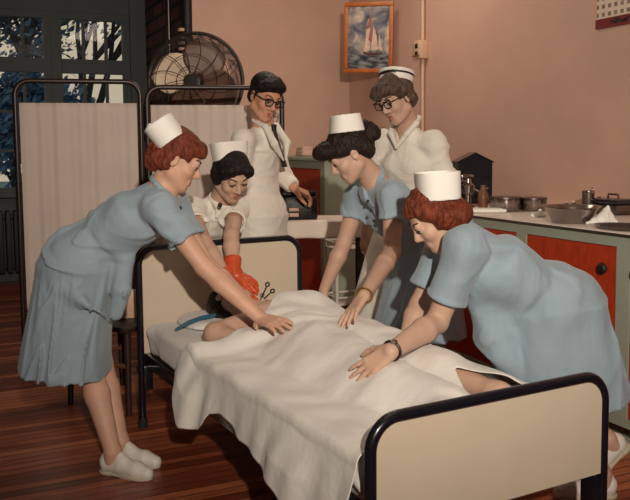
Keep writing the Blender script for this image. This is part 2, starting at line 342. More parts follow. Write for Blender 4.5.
# ------------------------------------------------------------------ people
def headframe(fwd, pitch, roll=0):
    f = unit((fwd[0], fwd[1], 0)); r = np.cross(f, (0, 0, 1)); up = np.array([0, 0, 1.])
    a = math.radians(pitch); f2 = f*math.cos(a)-up*math.sin(a); u2 = up*math.cos(a)+f*math.sin(a)
    b = math.radians(roll); r3 = r*math.cos(b)+u2*math.sin(b); u3 = u2*math.cos(b)-r*math.sin(b)
    return np.stack([r3, f2, u3], 1)
class Head:
    def __init__(s, c, fwd, pitch, roll=0, k=1.0): s.c = npv(c); s.R = headframe(fwd, pitch, roll); s.k = k
    def __call__(s, x, y, z): return s.c+s.R@(np.array([x, y, z])*s.k)
    def d(s, x, y, z): return s.R@np.array([x, y, z], float)
def add_head(f, H, man=0):
    k = H.k; R = H.R
    f.ell(H(0, -.012, .035), np.array([.074, .094, .084])*k, R, .02)
    f.ell(H(0, .028, -.035), np.array([.056, .062, .076])*k, R, .03)
    for sx in (-1, 1):
        f.cone(H(sx*.046, .0, -.058), H(sx*.016, .060, -.094), .024*k, .020*k, .02)
        f.ball(H(sx*.036, .058, -.026), .024*k, .02)
        f.ball(H(sx*.034, .100, .008), .015*k, .014, 's')
        f.ball(H(sx*.031, .074, .006), .0150*k, .005)
        f.ell(H(sx*.073, -.006, -.008), np.array([.008, .017, .028])*k, R, .006)
        f.ball(H(sx*.083, -.002, -.006), .008*k, .008, 's')
        f.ball(H(sx*.011, .093, -.033), .0085*k, .008)
    f.cone(H(-.036, .078, .024), H(.036, .078, .024), (.012+.002*man)*k, None, .016)
    f.cone(H(0, .084, .014), H(0, .105, -.027), .0075*k, .0115*k, .012)
    f.ball(H(0, .066, -.098), (.019+.004*man)*k, .015)
    f.cone(H(-.019, .080, -.061), H(.019, .080, -.061), .0075*k, None, .008)
    f.cone(H(-.016, .079, -.072), H(.016, .079, -.072), .0085*k, None, .008)
    f.cone(H(-.024, .092, -.0665), H(.024, .092, -.0665), .003*k, None, .004, 's')
def face_parts(H, root, brow=None, sleepy=True):
    k = H.k; L = npv(root.location)
    for sx in (-1, 1):
        c = H(sx*.031, .0752, .003)-L
        b = MB(); bmesh.ops.create_uvsphere(b.bm, u_segments=16, v_segments=10, radius=.0135*k); e = b.build('eye', M['eye'], root, mx=Matrix.Translation(Vector(c)))
        b = MB(); bmesh.ops.create_uvsphere(b.bm, u_segments=12, v_segments=8, radius=.0072*k); b.build('iris', M['iris'], e, mx=Matrix.Translation(Vector(H(sx*.031, .0826, -.002)-L)))
        lash = [H(sx*(.031+.0155*math.cos(t)), .0845+.0065*math.sin(t), .0035+.002*math.sin(t))-L for t in np.linspace(0, math.pi, 7)]
        MB().tube(lash, .0022*k, 6).build('eyelashes', M['iris'], root)
        bw = [H(sx*(.014+.036*t), .0905-.018*t*t, .026+.007*math.sin(t*2.2))-L for t in np.linspace(0, 1, 7)]
        MB().tube(bw, [.0022*k]+[.0036*k]*5+[.0016*k], 6).build('eyebrow', brow or M['brow'], root)
    lp = []
    up = SDF(); up.chain([H(-.022, .0775, -.0655), H(-.009, .0855, -.0610), H(0, .086, -.0625), H(.009, .0855, -.0610), H(.022, .0775, -.0655)], [.003*k, .0052*k, .005*k, .0052*k, .003*k], .004)
    up.chain([H(-.02, .0775, -.0685), H(0, .0865, -.0735), H(.02, .0775, -.0685)], [.003*k, .0062*k, .003*k], .004)
    up.build('lips', M['lip'], root, .0022)
def hand(f, w, d, n, side, curl=(.25, .25, .25), spread=.12, s=1.0, thumb=(.7, .35), kf=.007, r=1.0):
    """w wrist, d towards the fingers, n out of the back of the hand, side +1 right / -1 left"""
    d = unit(d); n = npv(n); n = unit(n-d*(n@d)); t = np.cross(n, d)*side
    w = npv(w); tips = []
    for i, (o, L, q) in enumerate(((.027, .070, .088), (.009, .079, .092), (-.009, .073, .088), (-.026, .057, .081))):
        kn = w+d*q*s+t*o*s+n*(.004*s)
        f.cone(w+t*o*.62*s+d*.01, kn, .0135*s, .0112*s, .014 if i == 0 else .010)
        dd = unit(d+t*(1.5-i)*spread); p = kn; an = 0; rr = (.0092, .0084, .0076, .0066)
        for j, (frac, c) in enumerate(zip((.44, .31, .25), curl)):
            an += c; v = dd*math.cos(an)-n*math.sin(an); p2 = p+v*(L*frac*s)
            f.cone(p, p2, rr[j]*s*r, rr[j+1]*s*r, .006 if j == 0 else .004); p = p2
        tips.append(p)
    b = w+d*.022*s+t*.026*s-n*.006*s; v1 = unit(d*math.cos(thumb[0])+t*math.sin(thumb[0])-n*.25)
    m1 = b+v1*.038*s; v2 = unit(d*math.cos(thumb[1])+t*math.sin(thumb[1])-n*.3); m2 = m1+v2*.030*s; v3 = unit(d*math.cos(thumb[1]*.5)+t*math.sin(thumb[1]*.5)-n*.3)
    f.cone(b, m1, .0150*s, .0115*s, .014); f.cone(m1, m2, .0108*s, .0096*s, .005); f.cone(m2, m2+v3*.025*s, .0096*s, .0072*s, .004)
    return tips
def arm(f, sh, el, wr, s=1.0, kk=.02):
    sh, el, wr = npv(sh), npv(el), npv(wr)
    f.cone(sh, el, .050*s, .037*s, kk); m = el+(wr-el)*.3
    f.cone(el, m, .037*s, .0405*s, .015); f.cone(m, wr, .0405*s, .0255*s, .012)
def leg(f, hip, kn, an, s=1.0):
    hip, kn, an = npv(hip), npv(kn), npv(an)
    f.cone(hip, kn, .085*s, .053*s, .03); m = kn+(an-kn)*.32; f.cone(kn, m, .051*s, .054*s, .015); f.cone(m, an, .054*s, .033*s, .015)
def footframe(ank, fwd, pitch=0):
    f = unit((fwd[0], fwd[1], 0)); a = math.radians(pitch); up = np.array([0, 0, 1.]); y = f*math.cos(a)-up*math.sin(a); z = up*math.cos(a)+f*math.sin(a); x = np.cross(y, z)
    return lambda q, o=npv(ank), x=x, y=y, z=z: o+x*q[0]+y*q[1]+z*q[2]
def shoe(root, T, m, ms, s=1.0, laces=True):
    L = npv(root.location)
    f = SDF(); q = lambda *a: T(np.array(a)*s)
    u = T(np.array([1., 0, 0]))-T(np.zeros(3)); up = T(np.array([0, 0, 1.]))-T(np.zeros(3))
    f.chain([q(0, -.038, .04), q(0, .03, .04), q(0, .105, .031), q(0, .155, .024)], [.034*s, .034*s, .037*s, .028*s], .02)
    f.cone(q(0, -.045, .06), q(0, -.04, .075), .027*s, .024*s, .02); f.cone(q(0, .035, .062), q(0, .02, .078), .026*s, .023*s, .02)
    f.cone(q(0, -.012, .135), q(0, -.008, .082), .036*s, .031*s, .006, 's')
    f.seg(q(0, .06, -.06), q(0, .06, .004), (.1, .2), (.1, .2), u, .004, 's')
    o = f.build('shoe', m, root, .004)
    g = SDF(); g.seg(q(0, .035, 0), q(0, .035, .013), (.030*s, .1*s), (.031*s, .1*s), u, .01); g.seg(q(0, .11, 0), q(0, .11, .013), (.040*s, .070*s), (.041*s, .071*s), u, .02)
    g.seg(q(0, -.04, 0), q(0, -.04, .016), (.034*s, .036*s), (.036*s, .038*s), u, .01)
    g.build('sole', ms, o, .004) if False else None
    so = g.build('shoe_sole', ms, root, .004)
    if laces:
        b = MB()
        for i in range(3):
            y = .052+.016*i; b.tube([T(np.array([xx, y, .066-.006*i-.35*abs(xx)])*s)-L for xx in (-.02, -.01, 0, .01, .02)], .0028*s, 6)
        b.build('shoelace', m, root)
    return o
def torso(f, J, lat, w=1.0, dpt=1.0):
    hl = J.get('hiplat', lat)
    f.seg(J['pel'], J['waist'], (.160*w, .115*dpt), (.125*w, .095*dpt), hl, .05, rnd=.03); f.seg(J['waist'], J['chest'], (.120*w, .088*dpt), (.140*w, .095*dpt), lat, .05, rnd=.03)
    f.cone(J['shL'], J['shR'], .048, .048, .05); f.cone(J['chest'], J['neck'], .085, .050, .05)
def person(label, J, loc, skin, build_head, hands_fn, bodyk=1.0, arms=1.0, h=.0042, neckr=.050):
    root = empty('person', (loc[0], loc[1], 0), 0, label, 'person')
    f = SDF(); lat = unit(npv(J['shL'])-npv(J['shR']))
    torso(f, J, lat, bodyk, bodyk)
    for s in 'RL':
        arm(f, J['sh'+s], J['el'+s], J['wr'+s], arms)
        if 'hip'+s in J: leg(f, J['hip'+s], J['kn'+s], J['an'+s], bodyk*.98); 
    H = build_head; f.cone(H(0, -.018, -.05), J['neck'], neckr*H.k, (neckr+.008)*H.k, .03)
    add_head(f, H); hands_fn(f)
    for s in 'RL':
        if 'foot'+s in J: T = J['foot'+s]; f.cone(T((0, -.02, .05)), T((0, .10, .035)), .028, .02, .02); f.cone(J['an'+s], T((0, -.015, .055)), .034, .03, .02)
    f.build('body', skin, root, h); return root
def bone_report(n, J):
    for s in 'RL':
        d = lambda a, b: np.linalg.norm(npv(J[a+s])-npv(J[b+s]))
        print(n, s, 'upperarm %.2f forearm %.2f' % (d('sh', 'el'), d('el', 'wr')), ('thigh %.2f shin %.2f' % (d('hip', 'kn'), d('kn', 'an'))) if 'hip'+s in J else '')
    print(n, 'torso %.2f shoulders %.2f neck-head' % (np.linalg.norm(npv(J['pel'])-npv(J['neck'])), np.linalg.norm(npv(J['shL'])-npv(J['shR']))), 'pel z %.2f' % J['pel'][2])
# ------------------------------------------------------------------ room shell (room frame: u across, v away, z up)
UR, VB, UA, VW, UL, VF, CZ = 3.52, 6.97, 1.98, 8.75, -3.2, -2.6, 3.15
def rbox(name, m, boxes, bev=0, kind='structure', parent=None):
    b = MB()
    for lo, hi in boxes: b.box(lo, hi, bev)
    o = b.build(name, m, parent, rz=0 if parent else TH, smooth=bool(bev))
    if kind and not parent: o['kind'] = kind
    return o
rbox('floor', M['floor'], [((UL-.1, VF-.1, -.06), (UR+.1, VW+.1, 0))])
rbox('ceiling', M['ceil'], [((UL-.1, VF-.1, CZ), (UR+.1, VW+.1, CZ+.08))])
rbox('wall_right', M['wall'], [((UR, VF-.1, 0), (UR+.1, VB+.1, CZ))])
rbox('wall_back', M['wall'], [((UA, VB, 0), (UR, VB+.1, CZ))])
rbox('wall_front', M['wall'], [((UL-.1, VF-.1, 0), (UR, VF, CZ))])
rbox('wall_left', M['wall_dark'], [((UL-.1, VF, 0), (UL, VW, CZ))])
rbox('wall_alcove', M['brick'], [((UA, VB+.1, 0), (UA+.1, VW+.1, CZ))])
# window wall: openings read off as places on the wall plane
def wu(px, py): return on_v(px, py, VW)
zt = wu(70, 19)[2]; zm1 = wu(70, 59)[2]; zm0 = wu(70, 73)[2]; zs = wu(5, 190)[2]
a0, a1 = wu(-30, 40)[0], wu(43.5, 40)[0]; b0, b1 = wu(61.5, 40)[0], wu(123, 40)[0]
FR = .07
rbox('wall_window', M['wall_dark'], [((UL, VW, 0), (UA, VW+.12, zs-.03)), ((UL, VW, zt+FR), (UA, VW+.12, CZ)), ((UL, VW, zs-.03), (a0-FR, VW+.12, zt+FR)), ((a1+FR, VW, zs-.03), (b0-FR, VW+.12, zt+FR)), ((b1+FR, VW, zs-.03), (UA, VW+.12, zt+FR))])
def window(n, x0, x1, cuts):
    y0, y1 = VW+.01, VW+.09
    w = rbox('window_%d' % n, M['wall_dark'], [((x0-FR, y0, zs-.03), (x0, y1, zt+FR)), ((x1, y0, zs-.03), (x1+FR, y1, zt+FR)), ((x0, y0, zt), (x1, y1, zt+FR)), ((x0, y0, zs-.03), (x1, y1, zs+.02)), ((x0, y0-.02, zm0), (x1, y1, zm1))])
    bars = [((c-.015, y0+.02, zs), (c+.015, y1-.02, zt)) for c in cuts]+[((x0, y0+.02, z-.012), (x1, y1-.02, z+.012)) for z in (zs+(zm0-zs)/3, zs+2*(zm0-zs)/3)]
    rbox('muntin', M['wall_dark'], bars, parent=w); rbox('pane', M['glass'], [((x0, y0+.035, zs), (x1, y0+.041, zt))], parent=w)
    rbox('window_sill', M['wall_dark'], [((x0-.1, VW-.14, zs-.07), (x1+.1, VW+.02, zs-.03))], parent=w)
window(1, a0, a1, [wu(23, 40)[0], wu(-8, 40)[0]]); window(2, b0, b1, [wu(84, 40)[0], wu(106.5, 40)[0]])
rbox('trim_1', M['wall_dark'], [((b1+FR, VW-.03, 0), (b1+FR+.06, VW, CZ))])
rbox('baseboard_right', M['wall_dark'], [((UR-.015, VF, 0), (UR, VB, .12))]); rbox('baseboard_back', M['wall_dark'], [((UA, VB-.015, 0), (UR, VB, .12))])
# radiator below the left window
r = empty('radiator', (0, 0, 0), TH, 'dark cast iron radiator under the window at far left', 'radiator')
for i in range(9):
    u = a0+.12+.075*i; MB().box((u-.028, VW-.26, .12), (u+.028, VW-.12, .74), .02).build('radiator_section', M['iron'], r)
for lo, hi in (((a0+.06, VW-.21, .16), (a0+.8, VW-.17, .2)), ((a0+.06, VW-.21, .66), (a0+.8, VW-.17, .7)), ((a0+.1, VW-.23, 0), (a0+.13, VW-.15, .16)), ((a0+.7, VW-.23, 0), (a0+.73, VW-.15, .16))): MB().box(lo, hi).build('radiator_pipe', M['iron'], r, smooth=False)
# things on the alcove return wall
def on_a(px, py): return on_u(px, py, UA)
p = on_a(174, 20); o = MB().tube([(UA-.05, p[1], 0), (UA-.05, p[1], CZ)], .022, 12).build('steam_pipe', M['steel_d'], rz=TH); tag(o, 'pale vertical pipe on the dark wall behind the fan', 'pipe')
p = on_a(191.5, 20); r = empty('insulated_cable', (0, 0, 0), TH, 'thick dark vertical cable with pale insulators beside the wall corner', 'cable')
MB().tube([(UA-.04, p[1], 0), (UA-.04, p[1], CZ)], .045, 10).build('cable', M['rope'], r)
for py in (31, 38, 44, 50, 56):
    q = on_a(191, py); b = MB(); b.lathe([(0, -.012), (.03, -.012), (.035, 0), (.03, .014), (0, .014)], 14, (UA-.09, p[1], q[2])); b.build('insulator', M['ivory'], r)
# ------------------------------------------------------------------ outdoors beyond the windows
def tree(x, y, h, seed, label, sp):
    rn = random.Random(seed); r = empty('tree', (x, y, -1.0), 0, label, 'tree', 'trees outside the windows'); b = MB(); tips = []
    def grow(p, d, L, rad, lv):
        q = p+d*L; mid = (p+q)/2+Vector((rn.uniform(-.1, .1), rn.uniform(-.1, .1), 0))*L*.4
        b.tube([p, mid, q], [rad, rad*.85, rad*.65], 6)
        if lv == 0 or lv <= 2: tips.append((q, L))
        if lv:
            for _ in range(3 if lv > 1 else 4):
                n = (d+Vector((rn.uniform(-1, 1), rn.uniform(-1, 1), rn.uniform(-.25, .8)))*.75).normalized(); grow(q, n, L*rn.uniform(.6, .8), rad*.6, lv-1)
    grow(Vector((0, 0, 0)), Vector((rn.uniform(-.1, .1), 0, 1)), h*.36, h*.022, 4); b.build('trunk', M['bark'], r)
    b = MB()
    for q, L in tips:
        for _ in range(sp):
            c = q+Vector((rn.gauss(0, 1), rn.gauss(0, 1), rn.gauss(0, 1)))*L*.5; s = rn.uniform(.05, .10); a = Vector((rn.gauss(0, 1), rn.gauss(0, 1), rn.gauss(0, 1))).normalized(); e = a.orthogonal().normalized(); g = a.cross(e)
            vs = [b.bm.verts.new(c+e*s), b.bm.verts.new(c+g*s*.5), b.bm.verts.new(c-e*s), b.bm.verts.new(c-g*s*.5)]; b.bm.faces.new(vs)
    b.build('foliage', M['leaf'], r, smooth=False)
c = P(16, 40, 14.5); tree(c[0], 14.5, 6.2, 3, 'leafy tree seen through the window at far left', 30)
c = P(84, 40, 19); tree(c[0], 19, 7.5, 11, 'sparser tree with a slanting bough seen through the second window', 8)
c = P(-32, 40, 21); tree(c[0], 21, 6.5, 5, 'bushy tree at the left edge of the view outside', 14)
c = P(2, 150, 12.2); tree(c[0], 12.2, 3.1, 23, 'low dense shrub beyond the lower panes at far left', 60)
o = MB().box((-40, 9.5, -1.1), (30, 60, -1.0)).build('ground_outside', M['leaf'], smooth=False); o['kind'] = 'structure'
# ------------------------------------------------------------------ things on the right wall
pv = on_u(425.5, 30, UR)[1]
r = empty('wall_outlet', (0, 0, 0), TH, 'ivory electrical outlet box on a thin vertical conduit on right wall', 'outlet')
zb0, zb1 = on_u(425, 59, UR)[2], on_u(425, 41, UR)[2]
MB().box((UR-.085, pv-.045, zb0), (UR, pv+.04, zb1), .006).build('outlet_box', M['ivory'], r)
MB().tube([(UR-.025, pv, 1.18), (UR-.025, pv, zb0)], .014, 10).build('conduit', M['ivory'], r); MB().tube([(UR-.025, pv, zb1), (UR-.025, pv, CZ)], .014, 10).build('conduit', M['ivory'], r)
for i in (0, 1):
    z = zb1-.045-.06*i; MB().box((UR-.091, pv-.022, z-.018), (UR-.084, pv+.018, z+.018), .004).build('socket', M['blackm'], r)
MB().box((UR-.10, pv-.05, zb0+.018), (UR-.084, pv+.045, zb0+.026), .002).build('cover_lip', M['chair'], r)
# calendar
c0 = on_u(597.3, 29, UR); zl = on_u(598, 20, UR)[2]; v0 = c0[1]; w = .36
r = empty('wall_calendar', (0, 0, 0), TH, 'paper wall calendar with a maroon band along its lower edge', 'calendar')
MB().box((UR-.006, v0-w, c0[2]), (UR-.001, v0, c0[2]+.52)).build('calendar_page', M['page'], r, smooth=False)
MB().box((UR-.010, v0-w, c0[2]-.005), (UR-.006, v0+.004, zl)).build('calendar_band', M['maroon'], r, smooth=False)
b2 = MB()
rn = random.Random(4)
for i in range(16):
    vv = v0-.11-rn.random()*.22; zz = c0[2]+.01+rn.random()*(zl-c0[2]-.03); b2.box((UR-.0112, vv-.012, zz), (UR-.010, vv+.01, zz+.014))
b2.build('printed_picture', M['inkd'], r, smooth=False)
# painting hung across the corner
cc = (RN*UR+RR*VB); chord = unit(RN-RR); nin = unit(-RN-RR); pw, ph = .43, .585
pc = P(368.5, 37.5, 6.95); rzp = math.atan2(chord[1], chord[0])
r = empty('framed_painting', pc, 0, 'framed painting of a sailing ship hung across the corner of the room', 'painting')
r.rotation_euler = (math.radians(3), math.radians(2.0), rzp)
fw = .034
for nm, lo, hi in (('frame_rail', (-pw/2, -.015, ph/2-fw), (pw/2, .015, ph/2)), ('frame_rail', (-pw/2, -.015, -ph/2), (pw/2, .015, -ph/2+fw)), ('frame_stile', (-pw/2, -.015, -ph/2+fw), (-pw/2+fw, .015, ph/2-fw)), ('frame_stile', (pw/2-fw, -.015, -ph/2+fw), (pw/2, .015, ph/2-fw))):
    MB().box(lo, hi, .005).build(nm, M['wood'], r)
MB().box((-pw/2+fw, -.002, -ph/2+fw), (pw/2-fw, .012, ph/2-fw)).build('canvas', M['paint'], r, smooth=False)
sail = mat('painted_sail', (206, 178, 160), .7, var=.2, vscale=20); hull = mat('painted_hull', (88, 46, 40), .7); sea2 = mat('painted_sail_shadow', (150, 92, 84), .7, var=.3, vscale=20)
b = MB()
for poly in ([(.02, -.11), (.085, -.10), (.07, .02), (.045, .10)], [(-.03, -.10), (.012, -.11), (.02, .06), (.0, .16), (-.02, .06)], [(.09, -.10), (.13, -.12), (.095, .03)]): b.prism(poly, 'y', -.0035, -.002)
b.build('painted_sails', sail, r, smooth=False)
b = MB()
for poly in ([(-.02, .07), (.012, .17), (.02, .20), (.03, .12), (.012, .08)], [(.0, -.02), (.03, -.05), (.035, .07), (.02, .1)]): b.prism(poly, 'y', -.0045, -.0025)
b.build('painted_sails', sea2, r, smooth=False)
MB().prism([(-.05, -.115), (.0, -.125), (.10, -.13), (.125, -.118), (.11, -.145), (.0, -.15), (-.035, -.14)], 'y', -.005, -.003).build('painted_hull', hull, r, smooth=False)
# ------------------------------------------------------------------ counter along the right wall, tall cabinet in the corner
UF, DEP = 2.65, .87; CTOP = on_u(630, 234.3, 2.63)[2]; print('CTOP', CTOP, on_u(476, 214.3, 2.63)[2])
CV1 = on_u(470, 210, UF)[1]+.45      # far end of counter
o = MB().box((UF-.02, -.6, CTOP-.010), (UR-.003, CV1, CTOP), .003).build('worktop', M['top'], rz=TH); tag(o, 'long pale worktop along the right wall over the red doors', 'worktop')
tape = MB().box((UF-.023, -.6, CTOP-.011), (UF-.0195, CV1, CTOP-.003)).build('edge_strip', M['steel_d'], o, smooth=False)
dv = [on_u(615.5, 300, UF)[1], on_u(526, 235, UF)[1]]; dw = dv[1]-dv[0]; st = .075
def base_unit(v0, v1, label, knob_v):
    r = empty('base_cabinet', (0, 0, 0), TH, label, 'cabinet', 'base cabinets along the right wall'); zt2 = CTOP-.010
    MB().box((UF+.02, v0, .10), (UR-.006, v1, zt2-.002)).build('carcass', M['green'], r, smooth=False)
    b = MB(); z0, z1 = .14, on_u(570, 240, UF)[2]
    for lo, hi in (((UF, v0, .10), (UF+.02, v0+st/2, zt2-.002)), ((UF, v1-st/2, .10), (UF+.02, v1, zt2-.002)), ((UF, v0+st/2, z1), (UF+.02, v1-st/2, zt2-.002)), ((UF, v0+st/2, .10), (UF+.02, v1-st/2, z0))): b.box(lo, hi)
    b.build('face_frame', M['green'], r, smooth=False)
    d = MB().box((UF+.006, v0+st/2+.004, z0+.004), (UF+.019, v1-st/2-.004, z1-.004)).build('door', M['red'], r, smooth=False)
    k = MB(); k.lathe([(0, 0), (.012, 0), (.012, .012), (.024, .016), (.026, .026), (.018, .034), (0, .035)], 20)
    kz = on_u(604, 268, UF)[2]; k.build('knob', M['blackm'], d, mx=Matrix.Translation((UF+.008, knob_v, kz)) @ Matrix.Rotation(-math.pi/2, 4, 'Y'))
    MB().box((UF+.05, v0, 0), (UR-.006, v1, .10)).build('toe_kick', M['steel_d'], r, smooth=False)
    MB().box((UF+.035, v0, .0), (UF+.05, v1, .045)).build('plinth_strip', M['green'], r, smooth=False)
base_unit(dv[0]-st/2, dv[1]+st/2, 'sage green cabinet with red door behind the bending nurse at right', dv[0]+.07)
base_unit(dv[0]-st/2-dw-st, dv[0]-st/2-.002, 'sage green cabinet with red door at the right edge of view', dv[0]-st-.05)
base_unit(dv[1]+st/2+.002, CV1-.01, 'sage green cabinet with red door hidden mostly by nurses, far end', dv[1]+st/2+.15)
# tall corner cabinet
kv1 = VB-.01; kv0 = on_u(322, 200, UF)[1]-.05; kz = on_u(305, 157, UF)[2]
r = empty('corner_cabinet', (0, 0, 0), TH, 'tall sage green cabinet with dark red door in the far corner', 'cabinet')
MB().box((UF+.02, kv0, .08), (UR-.006, kv1, kz-.03)).build('carcass', M['green'], r, smooth=False)
MB().box((UF-.02, kv0-.02, kz-.03), (UR-.004, kv1, kz), .004).build('cabinet_top', M['green'], r)
b = MB()
for lo, hi in (((UF, kv0, .08), (UF+.02, kv0+.08, kz-.03)), ((UF, kv1-.05, .08), (UF+.02, kv1, kz-.03)), ((UF, kv0+.08, kz-.09), (UF+.02, kv1-.05, kz-.03)), ((UF, kv0+.08, .08), (UF+.02, kv1-.05, .13))): b.box(lo, hi)
b.build('face_frame', M['green'], r, smooth=False); MB().box((UF+.006, kv0+.085, .135), (UF+.019, kv1-.055, kz-.095)).build('door', M['red'], r, smooth=False)
MB().box((UF+.05, kv0, 0), (UR-.006, kv1, .08)).build('toe_kick', M['steel_d'], r, smooth=False)
q = on_u(306, 152, UF+.12)
f = SDF(); f.seg((UF+.1, q[1]-.02, kz+.002), (UF+.1, q[1]-.02, kz+.055), (.06, .085), (.055, .08), (1, 0, 0), .004, rnd=.018, n=5); f.seg((UF+.1, q[1]-.02, kz+.05), (UF+.1, q[1]-.02, kz+.085), (.055, .08), (.05, .075), (1, 0, 0), .012, rnd=.014, n=5)
rot = Matrix.Rotation(TH, 4, 'Z')
o = f.build('folded_towel', M['pink'], None, .005, waves((0, 0, 1), 120), .002); o.rotation_euler = (0, 0, TH); tag(o, 'folded pinkish towel on top of the corner cabinet', 'towel')
# ------------------------------------------------------------------ things on the worktop
def wt(px, py): p = Pz(px, py, CTOP); return p
Z = CTOP+.001
def pot(px, py, rad, hgt, label, group=None):
    c = wt(px, py); r = empty('lidded_pot', (c[0], c[1], Z), 0, label, 'pot', group)
    MB().lathe([(0, 0), (rad*.93, 0), (rad, .008), (rad, hgt*.8), (rad*1.04, hgt*.82), (rad*1.04, hgt*.85), (rad*.96, hgt*.85)], 40).build('pot_body', M['steel'], r)
    MB().lathe([(rad*.97, hgt*.85), (rad*1.03, hgt*.87), (rad*1.03, hgt*.97), (rad*.9, hgt), (0, hgt*1.0)], 40).build('pot_lid', M['steel_d'], r)
    return r
pot(505, 211, .088, .085, 'lidded steel pot beside the black case, left of the two', 'lidded pots on the worktop'); pot(533, 210.5, .078, .078, 'smaller lidded steel pot to the right of its twin against the wall', 'lidded pots on the worktop')
c = wt(571, 222.5); r = empty('steel_basin', (c[0], c[1], Z), TH, 'wide shallow stainless steel basin on the front of the worktop', 'basin')
ra = .135
MB().lathe([(0, .004), (ra*.68, .004), (ra*.9, .062), (ra*1.0, .078), (ra*1.06, .08), (ra*1.06, .084), (ra*.98, .083), (ra*.86, .064), (ra*.66, .009), (0, .008)], 48, (0, 0, -.003)).build('basin_bowl', M['steel'], r)
c = wt(588, 213); r = empty('steel_canister', (c[0], c[1], Z), 0, 'tall narrow steel canister standing behind the basin', 'canister')
MB().lathe([(0, 0), (.031, 0), (.033, .004), (.033, .112), (.03, .114)], 28).build('canister_body', M['steel_d'], r); MB().lathe([(.034, .106), (.035, .112), (.034, .124), (.02, .128), (0, .129)], 28).build('canister_lid', M['steel'], r)
MB().tube([(.012, 0, .126), (.016, 0, .140), (.024, 0, .140), (.028, 0, .126)], .003, 8).build('lid_handle', M['steel_d'], r)
for i, (px, py, hh, rr, lb) in enumerate(((566, 211, .05, .016, 'small glass jar left of the canister behind the basin, the farther'), (573, 212.5, .06, .018, 'small glass jar left of the canister behind the basin, the nearer'))):
    c = wt(px, py); r = empty('glass_jar', (c[0], c[1], Z), 0, lb, 'jar', 'small glass jars on the worktop'); MB().lathe([(0, 0), (rr, 0), (rr, hh*.8), (rr*.7, hh*.9), (rr*.7, hh)], 18).build('jar_body', M['steel_d'], r); MB().lathe([(rr*.75, hh*.95), (rr*.78, hh*1.12), (0, hh*1.14)], 18).build('jar_lid', M['ivory'], r)
c = wt(613, 214); r = empty('instrument_sterilizer', (c[0], c[1], Z), TH, 'dark low box with a handle behind the white cloth at right', 'box')
MB().box((-.07, -.09, 0), (.07, .09, .055), .012).build('box_body', M['steel_d'], r); MB().box((-.075, -.095, .055), (.075, .095, .085), .014).build('box_lid', M['black'], r)
MB().tube([(0, -.04, .083), (0, -.035, .108), (0, .035, .108), (0, .04, .083)], .006, 8).build('box_handle', M['steel'], r)
c = wt(598, 212); o = MB().tube([(0, 0, .006), (0, 0, .075), (.015, .01, .082)], [.02, .018, .006], 12).build('dark_bottle', M['blackm'], loc=(c[0], c[1], Z)); tag(o, 'dark bottle just right of the steel canister', 'bottle')
c = wt(601, 224); f = SDF(); f.cone((.02, 0, .0), (.03, 0, .085), .030, .005, .03); f.cone((-.07, -.02, .004), (.02, .0, .03), .012, .03, .05); f.cone((.07, -.02, .004), (.02, 0, .02), .012, .02, .04); f.seg((0, 0, -.1), (0, 0, 0), (.3, .3), (.3, .3), (1, 0, 0), .004, 's')
o = f.build('crumpled_cloth', M['cap'], None, .004, waves((1, .3, .2), 90), .006); o.location = (c[0], c[1], Z); tag(o, 'crumpled white cloth standing in a peak beside the tray', 'cloth', 'crumpled cloths on the worktop')
c = wt(540, 217); f = SDF(); f.cone((0, 0, .0), (0, 0, .035), .03, .01, .02); f.cone((-.04, 0, .004), (.03, 0, .004), .014, .012, .02); f.seg((0, 0, -.1), (0, 0, 0), (.3, .3), (.3, .3), (1, 0, 0), .004, 's')
o = f.build('crumpled_cloth', M['cap'], None, .004, waves((1, .3, .2), 110), .004); o.location = (c[0], c[1], Z); tag(o, 'small crumpled white cloth left of the steel basin', 'cloth', 'crumpled cloths on the worktop')
c = wt(625, 229); r = empty('instrument_tray', (c[0], c[1], Z), TH, 'dark shallow tray at the right edge of the worktop', 'tray')
MB().lathe([(0, 0), (.10, 0), (.115, .012), (.118, .016), (.112, .016), (.098, .004), (0, .004)], 40, sx=1, sy=1.3).build('tray_dish', M['steel_d'], r)
b = MB()
for i in range(6): b.tube([(-.07+.025*i, -.09, .010), (-.06+.025*i, .09, .012)], .004, 8)
b.build('instruments', M['black'], r)
c = wt(486, 212.5); f = SDF(); f.seg((0, 0, .001), (0, 0, .024), (.105, .05), (.10, .047), (1, 0, 0), .004, rnd=.01, n=5); f.cone((-.10, -.045, .012), (.10, -.045, .012), .011, None, .004)
o = f.build('folded_cloth', M['cap'], None, .004); o.location = (c[0], c[1], Z); o.rotation_euler = (0, 0, -.1); tag(o, 'folded white cloth on the worktop in front of the black case', 'cloth')
# black pointed case against the wall and chrome pump before it
c = wt(472, 203); r = empty('black_case', (c[0], c[1], Z), .1, 'upright black case with a pointed top standing against the wall', 'case')
MB().prism([(-.115, 0), (.115, 0), (.115, .27), (0, .325), (-.115, .27)], 'y', -.07, .07).build('case_body', M['black'], r, smooth=False)
b = MB(); b.prism([(-.122, .267), (0, .328), (.122, .267), (.122, .277), (0, .338), (-.122, .277)], 'y', -.076, .076); b.build('case_lid', M['black'], r, smooth=False)
c = wt(468, 208); r = empty('chrome_apparatus', (c[0], c[1], Z), .2, 'small chrome pump with bent tubes standing before the black case', 'apparatus')
MB().lathe([(0, 0), (.04, 0), (.042, .01), (.02, .016), (.018, .08), (.036, .09), (.04, .14), (.022, .155), (.018, .18), (0, .184)], 24).build('pump_body', M['steel'], r)
MB().tube([(-.005, 0, .16), (-.05, 0, .175), (-.06, -.01, .15), (-.055, -.012, .09)], .010, 10).build('bent_tube', M['steel'], r); MB().tube([(.03, 0, .12), (.07, -.01, .10), (.08, -.01, .06), (.1, 0, .115), (.13, 0, .12)], .006, 10).build('bent_tube', M['steel'], r)
